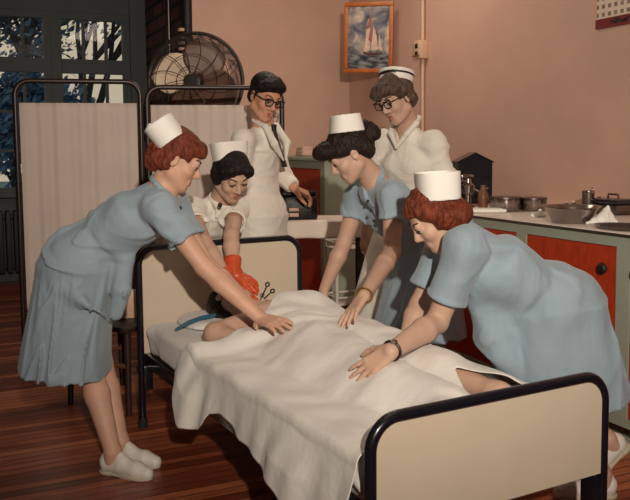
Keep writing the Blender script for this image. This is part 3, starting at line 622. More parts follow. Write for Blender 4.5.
MB().box((-.05, -.02, .185), (.03, .02, .205), .006).build('pump_lever', M['steel'], r)
c = wt(483, 208.5); o = MB().lathe([(0, 0), (.026, 0), (.034, .06), (.03, .09), (.018, .11), (.016, .14), (0, .142)], 24).build('brown_jar', M['chair'], loc=(c[0], c[1], Z)); tag(o, 'brown earthenware jar at the foot of the black case', 'jar')
# ------------------------------------------------------------------ folding screen
def screen_panel(r, A, B, ztop, zc0, zc1, seed, caster=False):
    A, B = npv(A), npv(B); W = np.linalg.norm(B-A); ux = (B-A)/W; nr = np.array([ux[1], -ux[0], 0]); L = npv(r.location); rt = .0165; cr = .085
    def q(s, z): return Vector(A+ux*s+np.array([0, 0, z])-L)
    pts = [q(0, 0.02)]+[q(0, z) for z in np.linspace(.3, ztop-cr, 4)]+[q(cr-cr*math.cos(t), ztop-cr+cr*math.sin(t)) for t in np.linspace(.2, math.pi/2, 6)]+[q(W-cr+cr*math.sin(t), ztop-cr+cr*math.cos(t)) for t in np.linspace(0, math.pi/2, 6)]+[q(W, z) for z in np.linspace(ztop-cr-.1, .3, 4)]+[q(W, .02)]
    fr = MB().tube(pts, rt, 12).build('screen_frame', M['frame'], r)
    MB().tube([q(0, zc0-.02), q(W, zc0-.02)], .011, 10).build('lower_rail', M['frame'], r); MB().tube([q(0, zc1-.012)-Vector(nr)*.014, q(W, zc1-.012)-Vector(nr)*.014], .003, 8).build('curtain_rod', M['frame'], r)
    for s in (0, W): b = MB(); b.lathe([(0, 0), (.018, 0), (.02, .02), (.017, .04)], 14, q(s, 0)); b.build('foot_cap', M['rubber'], r)
    b = MB(); nx, nz = 150, 24; V = []
    rn = np.random.default_rng(seed); ph = rn.uniform(0, 6.28, 6)
    for j in range(nz+1):
        z = zc0+(zc1-zc0)*j/nz; row = []
        for i in range(nx+1):
            s = .022+(W-.044)*i/nx
            g = .0032*math.sin(s*62+ph[0]+1.6*math.sin(s*9+ph[1])+.25*math.sin(z*3))+.004*math.sin(s*27+ph[2]+.4*math.sin(z*2+ph[3]))+.0016*math.sin(s*130+ph[4])
            row.append(b.bm.verts.new(q(s, z)+Vector(nr)*(g+.0)))
        V.append(row)
    for j in range(nz):
        for i in range(nx): b.bm.faces.new((V[j][i], V[j][i+1], V[j+1][i+1], V[j+1][i]))
    c = b.build('curtain', M['curtain'], r); md = c.modifiers.new('thick', 'SOLIDIFY'); md.thickness = .002
zt0 = 1.76
A = P(19, 200, 4.98); B = P(143, 200, 5.16); A2 = P(149.5, 200, 5.2); B2 = P(283, 200, 5.36)
r = empty('folding_screen', (A[0], A[1], 0), 0, 'two panel folding screen of dark tube and pale gathered cotton', 'screen')
A[2] = B[2] = A2[2] = B2[2] = 0
screen_panel(r, A, B, zt0, .34, P(60, 103, 5.05)[2], 1); screen_panel(r, A2, B2, P(215, 87.5, 5.28)[2], .34, P(200, 105, 5.25)[2], 2)
for z in (.6, 1.2): 
    m = (B+A2)/2-npv(r.location); MB().tube([(m[0]-.02, m[1], z), (m[0]-.02, m[1], z+.08)], .014, 10).build('hinge', M['frame'], r)
# ------------------------------------------------------------------ pedestal fan
FC = P(195.5, 82, 5.95); fr = .350
r = empty('pedestal_fan', (FC[0], FC[1], 0), -.12, 'large dark pedestal fan rising behind the folding screen', 'fan')
z = FC[2]
MB().lathe([(0, 0), (.26, 0), (.27, .02), (.22, .05), (.05, .08), (.03, .1)], 36).build('fan_base', M['fan'], r); MB().tube([(0, .10, .05), (0, .10, z-.1)], .02, 12).build('fan_pole', M['fan'], r)
MB().lathe([(0, -.1), (.07, -.1), (.085, -.04), (.085, .06), (.06, .1), (0, .1)], 24).build('motor', M['fan'], r, mx=Matrix.Translation((0, .13, z)) @ Matrix.Rotation(math.pi/2, 4, 'X'))
MB().lathe([(0, -.03), (.05, -.03), (.06, 0), (.045, .04), (0, .05)], 24).build('hub', M['fan'], r, mx=Matrix.Translation((0, 0, z)) @ Matrix.Rotation(math.pi/2, 4, 'X'))
for i in range(4):
    b = MB(); n = 14; m2 = 9; V = []
    a0_ = math.radians(158)+i*math.pi/2
    for j in range(m2+1):
        rr = .05+(.318-.05)*j/m2; hw = math.radians(50)*math.sin(math.pi*min(1, .28+.66*j/m2))**.7
        V.append([b.bm.verts.new((rr*math.cos(a0_+hw*(2*k/n-1)), -.06*(2*k/n-1)*(.4+.6*j/m2)*.7, z+rr*math.sin(a0_+hw*(2*k/n-1)))) for k in range(n+1)])
    for j in range(m2):
        for k in range(n): b.bm.faces.new((V[j][k], V[j][k+1], V[j+1][k+1], V[j+1][k]))
    o = b.build('fan_blade', M['blade'] if i == 0 else M['blade_dark'], r); md = o.modifiers.new('t', 'SOLIDIFY'); md.thickness = .004  # first blade coloured pale to stand for the flash reflecting off it
    if i == 0: o['label'] = 'fan blade coloured pale as if catching the flash'
for side, yo, dp in ((-1, -.05, -.10), (1, .05, .09)):
    b = MB()
    for k, rr in enumerate([.10, .19, .27]+[.285+.0085*q for q in range(8)]):
        y = yo+dp*(1-(rr/fr)**2)
        b.tube([(rr*math.cos(t), y, z+rr*math.sin(t)) for t in np.linspace(0, 2*math.pi, 49)[:-1]], .0028 if k < 3 else .002, 5, True)
    for k in range(12):
        a = 2*math.pi*k/12; b.tube([(rr*math.cos(a+.9*(rr/fr)**2*.5), yo+dp*(1-(rr/fr)**2), z+rr*math.sin(a+.9*(rr/fr)**2*.5)) for rr in np.linspace(.04, fr, 9)], .003, 6)
    b.build('guard', M['fan'], r)
MB().tube([(fr*math.cos(t), 0, z+fr*math.sin(t)) for t in np.linspace(0, 2*math.pi, 65)[:-1]], .014, 8, True).build('guard_rim', M['fan'], r)
MB().lathe([(0, -.004), (.04, -.004), (.045, .01), (0, .012)], 20).build('guard_badge', M['fan'], r, mx=Matrix.Translation((0, -.15, z)) @ Matrix.Rotation(math.pi/2, 4, 'X'))
# ------------------------------------------------------------------ table with linen, bag, cart, wooden chair
TX0, TX1, TY0, TY1, TZ = -.17, .32, 5.08, 5.44, P(310, 221, 5.08)[2]
r = empty('side_table', ((TX0+TX1)/2, (TY0+TY1)/2, 0), 0, 'dark side table under white linen behind the headboard', 'table')
hx, hy = (TX1-TX0)/2, (TY1-TY0)/2
MB().box((-hx, -hy, TZ-.03), (hx, hy, TZ-.004), .004).build('tabletop', M['darkwood'], r)
for a in (-1, 1):
    for b_ in (-1, 1): MB().box((a*(hx-.03)-.02, b_*(hy-.03)-.02, 0), (a*(hx-.03)+.02, b_*(hy-.03)+.02, TZ-.03), .004).build('leg', M['darkwood'], r)
MB().box((-hx+.03, -hy+.02, TZ-.10), (hx-.03, -hy+.04, TZ-.03)).build('apron', M['darkwood'], r)
b = MB(); nx, ny = 60, 40; V = []; dr = .11
for j in range(ny+1):
    row = []
    for i in range(nx+1):
        s = -(hx+dr)+2*(hx+dr)*i/nx; t = -(hy+dr)+2*(hy+dr)*j/ny
        x = max(-hx-.006, min(hx+.006, s)); y = max(-hy-.006, min(hy+.006, t)); dz = max(abs(s)-hx, 0)+max(abs(t)-hy, 0)
        dz = min(dz, dr*1.25)
        if dz > 0: x += (.012*math.sin(t*40)*(dz/dr) if abs(s) > hx else 0); y += (.010*math.sin(s*33+.6*math.sin(s*9))*(dz/dr)*(1) if abs(t) > hy else 0)
        row.append(b.bm.verts.new((x, y, TZ+.002-dz)))
    V.append(row)
for j in range(ny):
    for i in range(nx): b.bm.faces.new((V[j][i], V[j][i+1], V[j+1][i+1], V[j+1][i]))
o = b.build('table_linen', M['linen'], loc=((TX0+TX1)/2, (TY0+TY1)/2, 0)); md = o.modifiers.new('t', 'SOLIDIFY'); md.thickness = .003; md.offset = 1; tag(o, 'white linen cloth draped over the side table', 'tablecloth')
c = P(301, 219, 5.18); r = empty('instrument_bag', (c[0], c[1], TZ+.004), .15, 'black leather instrument bag standing open on white linen', 'bag')
MB().box((-.115, -.08, 0), (.10, .08, .145), .018).build('bag_body', M['leather'], r)
MB().box((-.12, -.03, .14), (.105, .085, .168), .012, Matrix.Rotation(-.3, 3, 'X')).build('bag_flap', M['leather'], r)
MB().tube([(-.05, -.03, .15), (-.045, -.05, .185), (.03, -.05, .185), (.035, -.03, .15)], .008, 8).build('bag_handle', M['leather'], r)
for x, y0_, y1_ in ((-.075, .058, .078), (-.075, .022, .046)): MB().box((x-.01, -.084, y0_), (x+.05, -.079, y1_), .002).build('bag_label', M['ivory'], r)
# white enamelled cart behind the table
r = empty('utility_cart', (.235, 5.62, 0), .35, 'white enamelled metal cart standing behind the linen covered side table', 'cart'); cw, cd = .135, .11
for a in (-1, 1):
    for b_ in (-1, 1): MB().tube([(a*cw, b_*cd, .05), (a*cw, b_*cd, .70)], .0125, 12).build('cart_post', M['white'], r); b = MB(); bmesh.ops.create_uvsphere(b.bm, u_segments=12, v_segments=8, radius=.028); b.build('caster', M['rubber'], r, mx=Matrix.Translation((a*cw, b_*cd, .029)))
for z_ in (.25, .63):
    MB().box((-cw, -cd, z_), (cw, cd, z_+.012), .003).build('cart_shelf', M['white'], r)
    b = MB()
    for p, q in (((-cw, -cd), (cw, -cd)), ((cw, -cd), (cw, cd)), ((cw, cd), (-cw, cd)), ((-cw, cd), (-cw, -cd))): b.tube([(*p, z_+.055), (*q, z_+.055)], .007, 8)
    b.build('cart_rail', M['white'], r)
# wooden chair behind the left nurse
c = P(124, 340, 4.25); r = empty('wooden_chair', (c[0], c[1], 0), -.5, 'dark wooden chair beside the headboard behind the left nurse', 'chair')
for a in (-1, 1):
    MB().tube([(a*.19, .19, 0), (a*.19, .18, .43), (a*.185, .24, .82)], .018, 10).build('rear_leg', M['darkwood'], r); MB().tube([(a*.20, -.2, 0), (a*.195, -.19, .42)], [.014, .02], 10).build('front_leg', M['darkwood'], r); MB().tube([(a*.197, -.195, .22), (a*.19, .185, .22)], .012, 8).build('stretcher', M['chair'], r)
MB().tube([(-.197, -.2, .25), (.197, -.2, .25)], .013, 8).build('stretcher', M['chair'], r)
MB().box((-.22, -.22, .42), (.22, .21, .45), .01).build('seat', M['darkwood'], r)
MB().box((-.2, .22, .70), (.2, .245, .80), .008).build('back_rail', M['darkwood'], r)
for x in (-.1, 0, .1): MB().tube([(x, .19, .44), (x, .23, .72)], .010, 8).build('back_spindle', M['chair'], r)
c = P(127.5, 292, 4.2); o = MB(); 
bk = empty('book', (c[0], c[1], .452), .1, 'cream book standing on the wooden chair seat', 'book')
MB().box((-.05, -.012, 0), (.05, .012, .15), .002).build('book_cover', M['ivory'], bk); MB().box((-.046, -.009, .004), (.052, .009, .146)).build('page_block', M['paper'], bk, smooth=False)
# ------------------------------------------------------------------ hospital bed (bed frame: a across, l from foot to head, z up)
BX, BY, BYAW, BW, BL, BHH, BHF, BPB = .1376, 2.0369, .5049, .86, 2.0213, .870, .632, .32
BC, BS = math.cos(BYAW), math.sin(BYAW)
def bw(a, l, z=0): return np.array([BX+a*BC-l*BS, BY+a*BS+l*BC, z])
def wb(p): x, y = p[0]-BX, p[1]-BY; return x*BC+y*BS, -x*BS+y*BC
bed = empty('hospital_bed', (BX, BY, 0), BYAW, 'hospital bed with black tube frame and cream enamel end panels', 'bed')
def bed_end(l, ztop, pb, names, lab, sgn):
    cr = .085; rt = .017
    pts = [(0, l, 0.01)]+[(0, l, z) for z in np.linspace(.25, ztop-cr, 4)]+[(cr-cr*math.cos(t), l, ztop-cr+cr*math.sin(t)) for t in np.linspace(.15, math.pi/2, 8)]+[(BW-cr+cr*math.sin(t), l, ztop-cr+cr*math.cos(t)) for t in np.linspace(0, math.pi/2-.15, 8)]+[(BW, l, z) for z in np.linspace(ztop-cr, .25, 4)]+[(BW, l, .01)]
    h = MB().tube(pts, rt, 16).build(names, M['black'], bed)
    pr = cr-.012; x0, x1, z0, z1 = .012, BW-.012, pb, ztop-.012
    poly = [(x0, z0), (x1, z0)]+[(x1-pr+pr*math.cos(t), z1-pr+pr*math.sin(t)) for t in np.linspace(0, math.pi/2, 8)]+[(x0+pr-pr*math.sin(t), z1-pr+pr*math.cos(t)) for t in np.linspace(0, math.pi/2, 8)]
    MB().prism(poly, 'y', l-.008, l+.008).build('end_panel', M['panel'], h)
    for a in (0, BW): b = MB(); b.lathe([(0, 0), (.022, 0), (.024, .03), (.019, .045)], 16, (a, l, 0)); b.build('foot_cap', M['rubber'], h)
    return h
bed_end(0, BHF, BPB, 'footboard', '', -1); bed_end(BL, BHH, .36, 'headboard', '', 1)
for a in (.03, BW-.03): MB().box((a-.016, .015, .30), (a+.016, BL-.015, .365), .004).build('side_rail', M['black'], bed)
b = MB()
for i in range(14): b.box((.04, .1+.14*i, .345), (BW-.04, .13+.14*i, .355))
b.build('slat', M['black'], bed, smooth=False)
for a in (.02, BW-.02):
    for l in (.02, BL-.02): MB().box((a-.022, l-.03, .19), (a+.022, l+.03, .31), .006).build('corner_bracket', M['black'], bed)
MZ = .515
f = SDF(); f.seg((BW/2, .035, .435), (BW/2, BL-.03, .435), (.41, .08), (.41, .08), (1, 0, 0), .01, rnd=.035, n=8)
o = f.build('mattress', M['under'], None, .012, waves((1, .2, 0), 30), .003, 2); o.location = (BX, BY, 0); o.rotation_euler = (0, 0, BYAW); tag(o, 'thin mattress covered by a white undersheet on the bed', 'mattress')
# pillow
f = SDF(); f.seg((.45, 1.80, MZ+.003), (.45, 1.80, MZ+.042), (.33, .185), (.30, .16), (1, 0, 0), .03, rnd=.015, n=4)
f.ell((.39, 1.80, MZ+.105), (.11, .13, .10), None, .04, 's')
o = f.build('pillow', M['under'], None, .008, waves((1, .4, 0), 40), .004, 2); o.location = (BX, BY, 0); o.rotation_euler = (0, 0, BYAW); tag(o, 'flat white pillow at the head of the bed', 'pillow')
# ---- patient (modelled in bed frame)
PH = Head((.37, 1.785, MZ+.095), (1, 0), 0); 
PH.R = np.stack([npv((0, 1, 0)), unit((-.45, -.05, .89)), np.cross(npv((0, 1, 0)), unit((-.45, -.05, .89)))], 1)
q_ = np.stack([unit((.89, 0, .45)), unit((.50, -.05, .86)), unit((0, 1, .06))], 1); 
x_ = unit(np.cross(q_[:, 1], q_[:, 2])); PH.R = np.stack([x_, q_[:, 1], np.cross(x_, q_[:, 1])], 1)
f = SDF()
add_head(f, PH); f.cone(PH(0, -.01, -.06), (.46, 1.56, MZ+.07), .05, .055, .03)
f.seg((.47, 1.50, MZ+.070), (.46, 1.15, MZ+.060), (.17, .078), (.14, .068), (1, 0, 0), .05, rnd=.03); f.seg((.46, 1.18, MZ+.060), (.46, .93, MZ+.060), (.145, .068), (.165, .07), (1, 0, 0), .05, rnd=.03)
f.cone((.34, 1.44, MZ+.075), (.60, 1.44, MZ+.105), .055, .062, .05)
f.cone((.34, 1.44, MZ+.075), (.13, 1.39, MZ+.055), .053, .045, .03); f.chain([(.13, 1.39, MZ+.055), (.20, 1.27, MZ+.035), (.30, 1.14, MZ+.05)], [.044, .038, .028], .02)
hand(f, (.30, 1.14, MZ+.055), (.8, -.5, .1), (0, 0, 1), -1)
f.cone((.60, 1.44, MZ+.09), (.655, 1.15, MZ+.05), .048, .04, .03); f.cone((.655, 1.15, MZ+.05), (.65, .92, MZ+.04), .038, .026, .015); hand(f, (.65, .92, MZ+.04), (0, -1, 0), (0, 0, 1), -1)
for sx, kx in ((-1, .38), (1, .58)):
    f.cone((.48+sx*.09, .92, MZ+.062), (kx, .54, MZ+.055), .070, .050, .04); f.chain([(kx, .54, MZ+.055), (kx, .42, MZ+.05), (kx+.02, .22, MZ+.045)], [.052, .052, .034], .02)
    f.cone((kx+.02, .205, MZ+.045), (kx+.025, .185, MZ+.05), .036, .034, .02); f.cone((kx+.025, .19, MZ+.045), (kx+sx*.07, .10, MZ+.040), .03, .022, .02)
pat = empty('person', (BX, BY, 0), BYAW, 'patient lying in bed under the white sheet, one bare arm out', 'person')
f.bake(.005)
me = f.mesh('body'); body = link('body', me, M['skin'], pat)
# height of the patient's top side, used to drape the sheet
A_, lo_, h_ = f.A, f.lo, f.h
inside = A_ < .008
zz = np.where(inside.any(2), lo_[2]+h_*(A_.shape[2]-1-np.argmax(inside[:, :, ::-1], 2)), 0)
def patient_parts():
    f = SDF(); R = PH.R; H = PH
    f.ell(H(0, -.02, .045), np.array([.084, .10, .09]), R, .02); f.ell(H(0, -.07, -.03), (.075, .05, .08), R, .03); f.ell(H(0, .10, -.045), (.066, .085, .10), R, .02, 's')
    f.build('hair', M['hair_b'], pat, .005, waves((1, 1, .3), 160), .004) if False else None
    f.bake(.005); f.displace(waves((1, 1, .3), 160), .004); link('hair', f.mesh('hair'), M['hair_b'], pat)
patient_parts()
# ---- sheet: draped height field
na, nl = 200, 300; A0, A1 = -.30, BW+.12
def hem(l):   # how far below the mattress top the sheet hangs on the left side
    k = [(.0, .14), (.12, .16), (.33, .19), (.60, .155), (.80, .13), (.95, .115), (1.02, .125), (1.05, .18), (1.10, .215), (1.2, .22), (1.30, .20), (1.38, .165), (1.46, .12)]
    return float(np.interp(l, [q[0] for q in k], [q[1] for q in k]))
def top_edge(a):   # head-end edge of the sheet
    return float(np.interp(a, [-.3, -.18, -.05, .06, .14, .22, .32, .42, .52, .70, .86, 1.0], [1.46, 1.44, 1.36, 1.285, 1.255, 1.265, 1.32, 1.42, 1.50, 1.50, 1.42, 1.36]))
def low_edge(a):
    return .045
zz = np.pad(np.where(zz < MZ, MZ, zz), 70, constant_values=MZ); lo_ = lo_-70*h_
for ex in range(3):  # soften: dilate then blur the body relief
    zz = np.maximum.reduce([zz]+[np.roll(zz, s, ax) for ax in (0, 1) for s in (-1, 1)])
base = np.maximum(zz, MZ)
for _ in range(70):   # cloth spans hollows at a slope
    for dx, dy in ((1, 0), (-1, 0), (0, 1), (0, -1), (1, 1), (-1, 1), (1, -1), (-1, -1)):
        base = np.maximum(base, np.roll(np.roll(base, dx, 0), dy, 1)-.75*h_*math.hypot(dx, dy))
for _ in range(14): base = .2*(base+sum(np.roll(base, s, ax) for ax in (0, 1) for s in (-1, 1)))
def relief(a, l):
    i = (a-lo_[0])/h_; j = (l-lo_[1])/h_
    if i < 0 or j < 0 or i >= base.shape[0]-1 or j >= base.shape[1]-1: return MZ
    i0, j0 = int(i), int(j); fi, fj = i-i0, j-j0
    return (base[i0, j0]*(1-fi)+base[i0+1, j0]*fi)*(1-fj)+(base[i0, j0+1]*(1-fi)+base[i0+1, j0+1]*fi)*fj
def wrinkle(a, l):
    w = .5*math.sin(7*a+3*l)+.4*math.sin(11*l-4*a+1)
    q = math.sin(38*(l*.8+a*.35)+2.2*w)*.0035+math.sin(26*(a*.9-l*.5)+2.5*w+1)*.0035+math.sin(70*(l*.5+a*.7)+3*w)*.0015
    return q+.004*math.exp(-((l-1.3+.4*a)/.16)**2)*math.sin(60*(l+.5*a)+2*w)
def sheet_z(a, l): return max(relief(a, l), MZ)+.010+wrinkle(a, l)
def sheet_pt(s, l):
    """s runs across the bed; below 0 and above the mattress width it hangs down"""
    E0, E1 = .012, BW-.012; rc = .035
    if s < E0:
        q = E0-s; fold = .016*math.sin(l*15+2*math.sin(l*6))*(.4+.6*math.sin(l*4)**2)+.004*math.sin(l*43+1)
        if q < rc*1.57: t = q/rc; return (E0-rc*math.sin(t)*.7, l, sheet_z(E0, l)-rc*(1-math.cos(t)))
        d = q-rc*1.57; g = min(1, d/.1); z = sheet_z(E0, l)-rc-d
        return (E0-rc*.7-.25*d-fold*g-.03*g*max(0, math.sin((l-1.0)*7)), l+.05*d*math.sin(l*9), z)
    if s > E1:
        q = s-E1; return (E1+.02*math.sin(min(1.57, q/.03)), l, sheet_z(E1, l)-max(0, q-.012))
    return (s, l, sheet_z(s, l))
b = MB(); V = []
for i in range(na+1):
    row = []
    for j in range(nl+1):
        fr_ = i/na; 
        t = j/nl
        s_lin = A0+(A1-A0)*fr_
        l0, l1 = low_edge(s_lin), top_edge(s_lin); l = l0+(l1-l0)*t
        s0 = -hem(l)-.035; s1 = BW+.03
        s = s0+(s1-s0)*fr_
        l0, l1 = low_edge(s), top_edge(s); l = l0+(l1-l0)*t
        row.append(b.bm.verts.new(sheet_pt(s, l)))
    V.append(row)
for i in range(na):
    for j in range(nl):
        s_ = -hem(.3)-.035+(BW+.03+hem(.3)+.035)*(i+.5)/na; l_ = .045+(top_edge(s_)-.045)*(j+.5)/nl
        if abs(s_-.55) < min((.34-l_)*.46, (l_-.03)*.9): continue    # gap where the sheet parts over the ankle
        b.bm.faces.new((V[i][j], V[i+1][j], V[i+1][j+1], V[i][j+1]))
rim = {}
for e in b.bm.edges:
    if e.is_boundary:
        for u_, w_ in ((0, 1), (1, 0)): rim.setdefault(e.verts[u_], []).append(e.verts[w_])
hole = [v for v in rim if abs(v.co.x-.55) < .2 and .055 < v.co.y < .40 and len(rim[v]) == 2]
for _ in range(6):
    new = {v: v.co*.4+(rim[v][0].co+rim[v][1].co)*.3 for v in hole}
    for v, c_ in new.items(): v.co = c_
bmesh.ops.delete(b.bm, geom=[v for v in b.bm.verts if not v.link_faces], context='VERTS')
o = b.build('bed_sheet', M['sheet'], loc=(BX, BY, 0), rz=BYAW); o.data.polygons.foreach_set('use_smooth', [True]*len(o.data.polygons)); md = o.modifiers.new('t', 'SOLIDIFY'); md.thickness = .003; md.offset = 1
tag(o, 'rumpled white sheet draped over the patient and hanging off the bed side', 'sheet')
def sheet_world_z(p): a, l = wb(p); return sheet_z(a, l)
# teal strap on the pillow and two black clips by the head
o = MB().tube([bw(.07, 1.72, MZ+.012), bw(.13, 1.71, MZ+.040), bw(.20, 1.72, MZ+.052), bw(.27, 1.74, MZ+.052), bw(.33, 1.72, MZ+.045)], [.006, .010, .011, .011, .006], 8).build('strap', M['teal']); tag(o, 'teal webbing strap lying across the pillow', 'strap')

def on_sheet(px, py, off):
    """world point on the line of sight lying a little above the sheet"""
    best = None
    for Y in np.arange(2.2, 4.4, .004):
        p = P(px, py, Y); a, l = wb(p)
        if -.02 < a < BW+.02 and .05 < l < BL and p[2] <= sheet_z(a, l)+off: return p
    print('on_sheet miss', px, py); return Pz(px, py, MZ+off)
def wrist(px, py, tip, sg, d=.165):
    Ys = [tip[1]+sg*t for t in np.arange(0, .16, .005)]
    return min((P(px, py, Y) for Y in Ys), key=lambda p: abs(np.linalg.norm(p-tip)-d))
# ------------------------------------------------------------------ clothes
def dress(root, J, m, skirt, sleeve=.62, w=1.0, d=1.0, amp=.005, seed=0, folds=(), grooves=(), fl=42, sl_r=(.070, .066), bust=.0, fdir=None, name='dress', vneck=None, h=.005, long=False, blouse=1, sn=2.5):
    f = SDF(); lat = unit(npv(J['shL'])-npv(J['shR'])); hl = J.get('hiplat', lat)
    up = unit(npv(J['neck'])-npv(J['chest'])); fw = J['front']
    wst = npv(J['waist'])
    f.seg(J['pel'], wst, (.178*w, .140*d), (.134*w, .106*d), hl, .05, rnd=.03); f.seg(wst-unit(npv(J['chest'])-wst)*.02, J['chest'], ((.136+.017*blouse)*w, (.108+.018*blouse)*d), (.160*w, .118*d), lat, .012 if blouse else .05, rnd=.03)
    f.cone(J['shL'], J['shR'], .056, .056, .05); f.cone(npv(J['chest']), J['neck'], .092, .058, .05)
    if bust:
        for s in (-1, 1): f.ball(npv(J['chest'])+lat*s*.07+npv(fw)*.055-up*.02, bust, .09)
    for s in 'RL':
        sh, el, wr = npv(J['sh'+s]), npv(J['el'+s]), npv(J['wr'+s])
        if long:
            f.cone(sh, el, sl_r[0], sl_r[1], .03); e2 = el+(wr-el)*.93; f.cone(el, el+(wr-el)*.6, sl_r[1], sl_r[1]*.86, .02); f.seg(el+(wr-el)*.5, e2, (sl_r[1]*.86,)*2, (sl_r[1]*.76,)*2, lat, .01)
            f.seg(e2-(wr-el)*.05, e2+(wr-el)*.2, (sl_r[1]*.62,)*2, (sl_r[1]*.62,)*2, lat, .004, 's')
        else:
            e = sh+(el-sh)*sleeve; ax = unit(el-sh)
            f.ball(sh, sl_r[0]*.86, .05); f.seg(sh, e, (sl_r[0]*.9, sl_r[0]*.88), (sl_r[1], sl_r[1]*.96), fw, .045)
            f.seg(e-ax*.02, e+ax*.05, (sl_r[1]*.74,)*2, (sl_r[1]*.74,)*2, fw, .004, 's')
            f.seg(e-ax*.026, e-ax*.004, (sl_r[1]*1.02,)*2, (sl_r[1]*1.02,)*2, fw, .004); f.seg(e-ax*.03, e+ax*.05, (sl_r[1]*.74,)*2, (sl_r[1]*.74,)*2, fw, .004, 's')
    if skirt:
        hem, ra, rb, u = skirt; pl = npv(J['pel']); ax = unit(npv(hem)-pl)
        f.ell(pl, (ra[0]*1.02, ra[1]*1.02, .13), np.stack([unit(u), unit(np.cross(ax, u)), ax], 1), .05)
        f.seg(pl+ax*.02, hem, ra, rb, u, .05, n=sn); f.seg(npv(hem)-ax*.10, npv(hem)+ax*.05, (ra[0]*.2+rb[0]*.66, ra[1]*.2+rb[1]*.66), (rb[0]*.90, rb[1]*.90), u, .008, 's', n=sn)
    for fo in folds: f.chain(fo[0], fo[1], .07)
    for g in grooves: f.chain(g[0], g[1], .02, 's')
    if vneck is not None: f.cone(vneck[0], vneck[1], vneck[2], vneck[3], .01, 's')
    f.ball(J['neck']+up*.05, .055, .012, 's') if vneck is None else None
    wb_ = waves(fdir if fdir is not None else up, fl, seed=seed); fh = unit((fw[0]+hl[0]*.7, fw[1]+hl[1]*.7, 0)); ws_ = waves(fh, fl*1.15, seed=seed+50, js=.12); zp = float(J['pel'][2])-.06
    def dsp(x, y, z):
        g = np.clip((zp-z)/.12+.5, 0, 1); return wb_(x, y, z)*(1-g)+ws_(x, y, z*.35)*g*1.3
    return f.build(name, m, root, h, dsp if skirt else wb_, amp)
def collar(root, J, m, r=.066, t=.011, drop=.03):
    up = unit(J['axis']); fw = npv(J['front']); fw = unit(fw-up*(fw@up)); lat = np.cross(up, fw); c = npv(J['neck']); f = SDF(); pts = []
    for a in np.linspace(-math.pi*.93, math.pi*.93, 17):   # 0 is at the nape
        z = .014-drop*(abs(a)/math.pi)**3; pts.append(c+lat*r*math.sin(a)-fw*r*.92*math.cos(a)+up*z)
    f.chain(pts, [t]*17, .01)
    for s in (-1, 1): p = pts[0 if s < 0 else -1]; q = c+lat*s*r*.75+fw*r*.9-up*(drop+.035); f.chain([pts[2 if s < 0 else -3], q], [t, t*.6], .02); f.chain([p, q], [t, t*.6], .02)
    return f.build('collar', m, root, .004)
def hair(root, H, m, fn, amp=.004, seed=1, h=.004, fd=(1, .6, .3), ff=150, curl=1.1):
    f = SDF(); fn(f, H); w1 = waves(H.R@npv(fd), ff, seed=seed); w2 = waves(H.R@npv((fd[2], fd[0], fd[1])), ff*.36, seed=seed+9, js=.5); cl = curl
    return f.build('hair', m, root, h, lambda x, y, z: w1(x, y, z)*.8+w2(x, y, z)*cl, amp)
def hair_base(f, H, cap=(.082, .104, .092), off=(0, -.020, .046), face=(.066, .088, .104), fo=(0, .098, -.040)):
    k = H.k; f.ell(H(*off), np.array(cap)*k, H.R, .02)
    return lambda: (f.ell(H(*fo), np.array(face)*k, H.R, .02, 's'))
def buttons(root, pts, r, m):
    L = npv(root.location)
    for p in pts:
        b = MB(); bmesh.ops.create_uvsphere(b.bm, u_segments=10, v_segments=6, radius=r); b.build('button', m, root, mx=Matrix.Translation(Vector(npv(p)-L)))
def down(p, z): return np.array([p[0], p[1], z])
def ring(root, name, wr, el, r, t, m, t_=.0, face=None):
    """band worn round a wrist"""
    wr, el = npv(wr), npv(el); ax = unit(wr-el); u = unit(np.cross(ax, (0, 0, 1))); v = np.cross(u, ax); L = npv(root.location); c = wr-ax*t_-L
    o = MB().tube([c+u*r*math.cos(a)+v*r*math.sin(a) for a in np.linspace(0, 2*math.pi, 29)[:-1]], t, 8, True).build(name, m, root)
    if face is not None:
        n = unit(npv(face)-ax*(npv(face)@ax)); R = Matrix(np.stack([ax, np.cross(n, ax), n], 1).tolist()).to_4x4()
        MB().lathe([(0, 0), (.012, 0), (.0125, .004), (.009, .006), (0, .006)], 20).build('watch_face', M['steel'], o, mx=Matrix.Translation(Vector(c+n*(r+.001))) @ R)
    return o
# ------------------------------------------------------------------ 1: nurse bending at the left of the bed
J = dict(pel=P(77, 260, 3.40), waist=P(109, 236, 3.40), chest=P(140, 210, 3.39), neck=P(163, 189, 3.385), shR=P(158, 205, 3.25), shL=P(172, 203, 3.53),
 elR=P(204, 267, 3.22), wrR=on_sheet(261, 319, .052), elL=P(205, 263, 3.50), wrL=P(262, 318, on_sheet(261, 319, .052)[1]+.09),
 hipR=P(74, 268, 3.335), knR=P(90, 368, 3.365), hipL=P(80, 266, 3.49), knL=P(101, 364, 3.49))
a1, a2 = Pz(116, 474, 0), Pz(124, 463, 0); t1, t2 = Pz(156, 481, 0), Pz(160, 468, 0)
J['footR'] = footframe(a1, t1-a1); J['footL'] = footframe(a2, t2-a2); J['anR'] = J['footR']((0, -.012, .09)); J['anL'] = J['footL']((0, -.012, .09))
J['front'] = unit((.55, 0, -.83)); J['axis'] = unit(P(176, 170, 3.38)-J['neck'])
bone_report('n1', J)
H1 = Head(P(178, 160, 3.385), (1, .06), 27, 3, 1.0)
def hands1(f):
    hand(f, J['wrR'], on_sheet(304, 334, .018)-J['wrR'], (.1, -.6, .8), 1, (.06, .12, .10), .13, .98, (.75, .5))
    hand(f, J['wrL'], on_sheet(306, 328, .016)-J['wrL'], (.1, .1, 1), -1, (.06, .12, .10), .13, .98, (.9, .6))
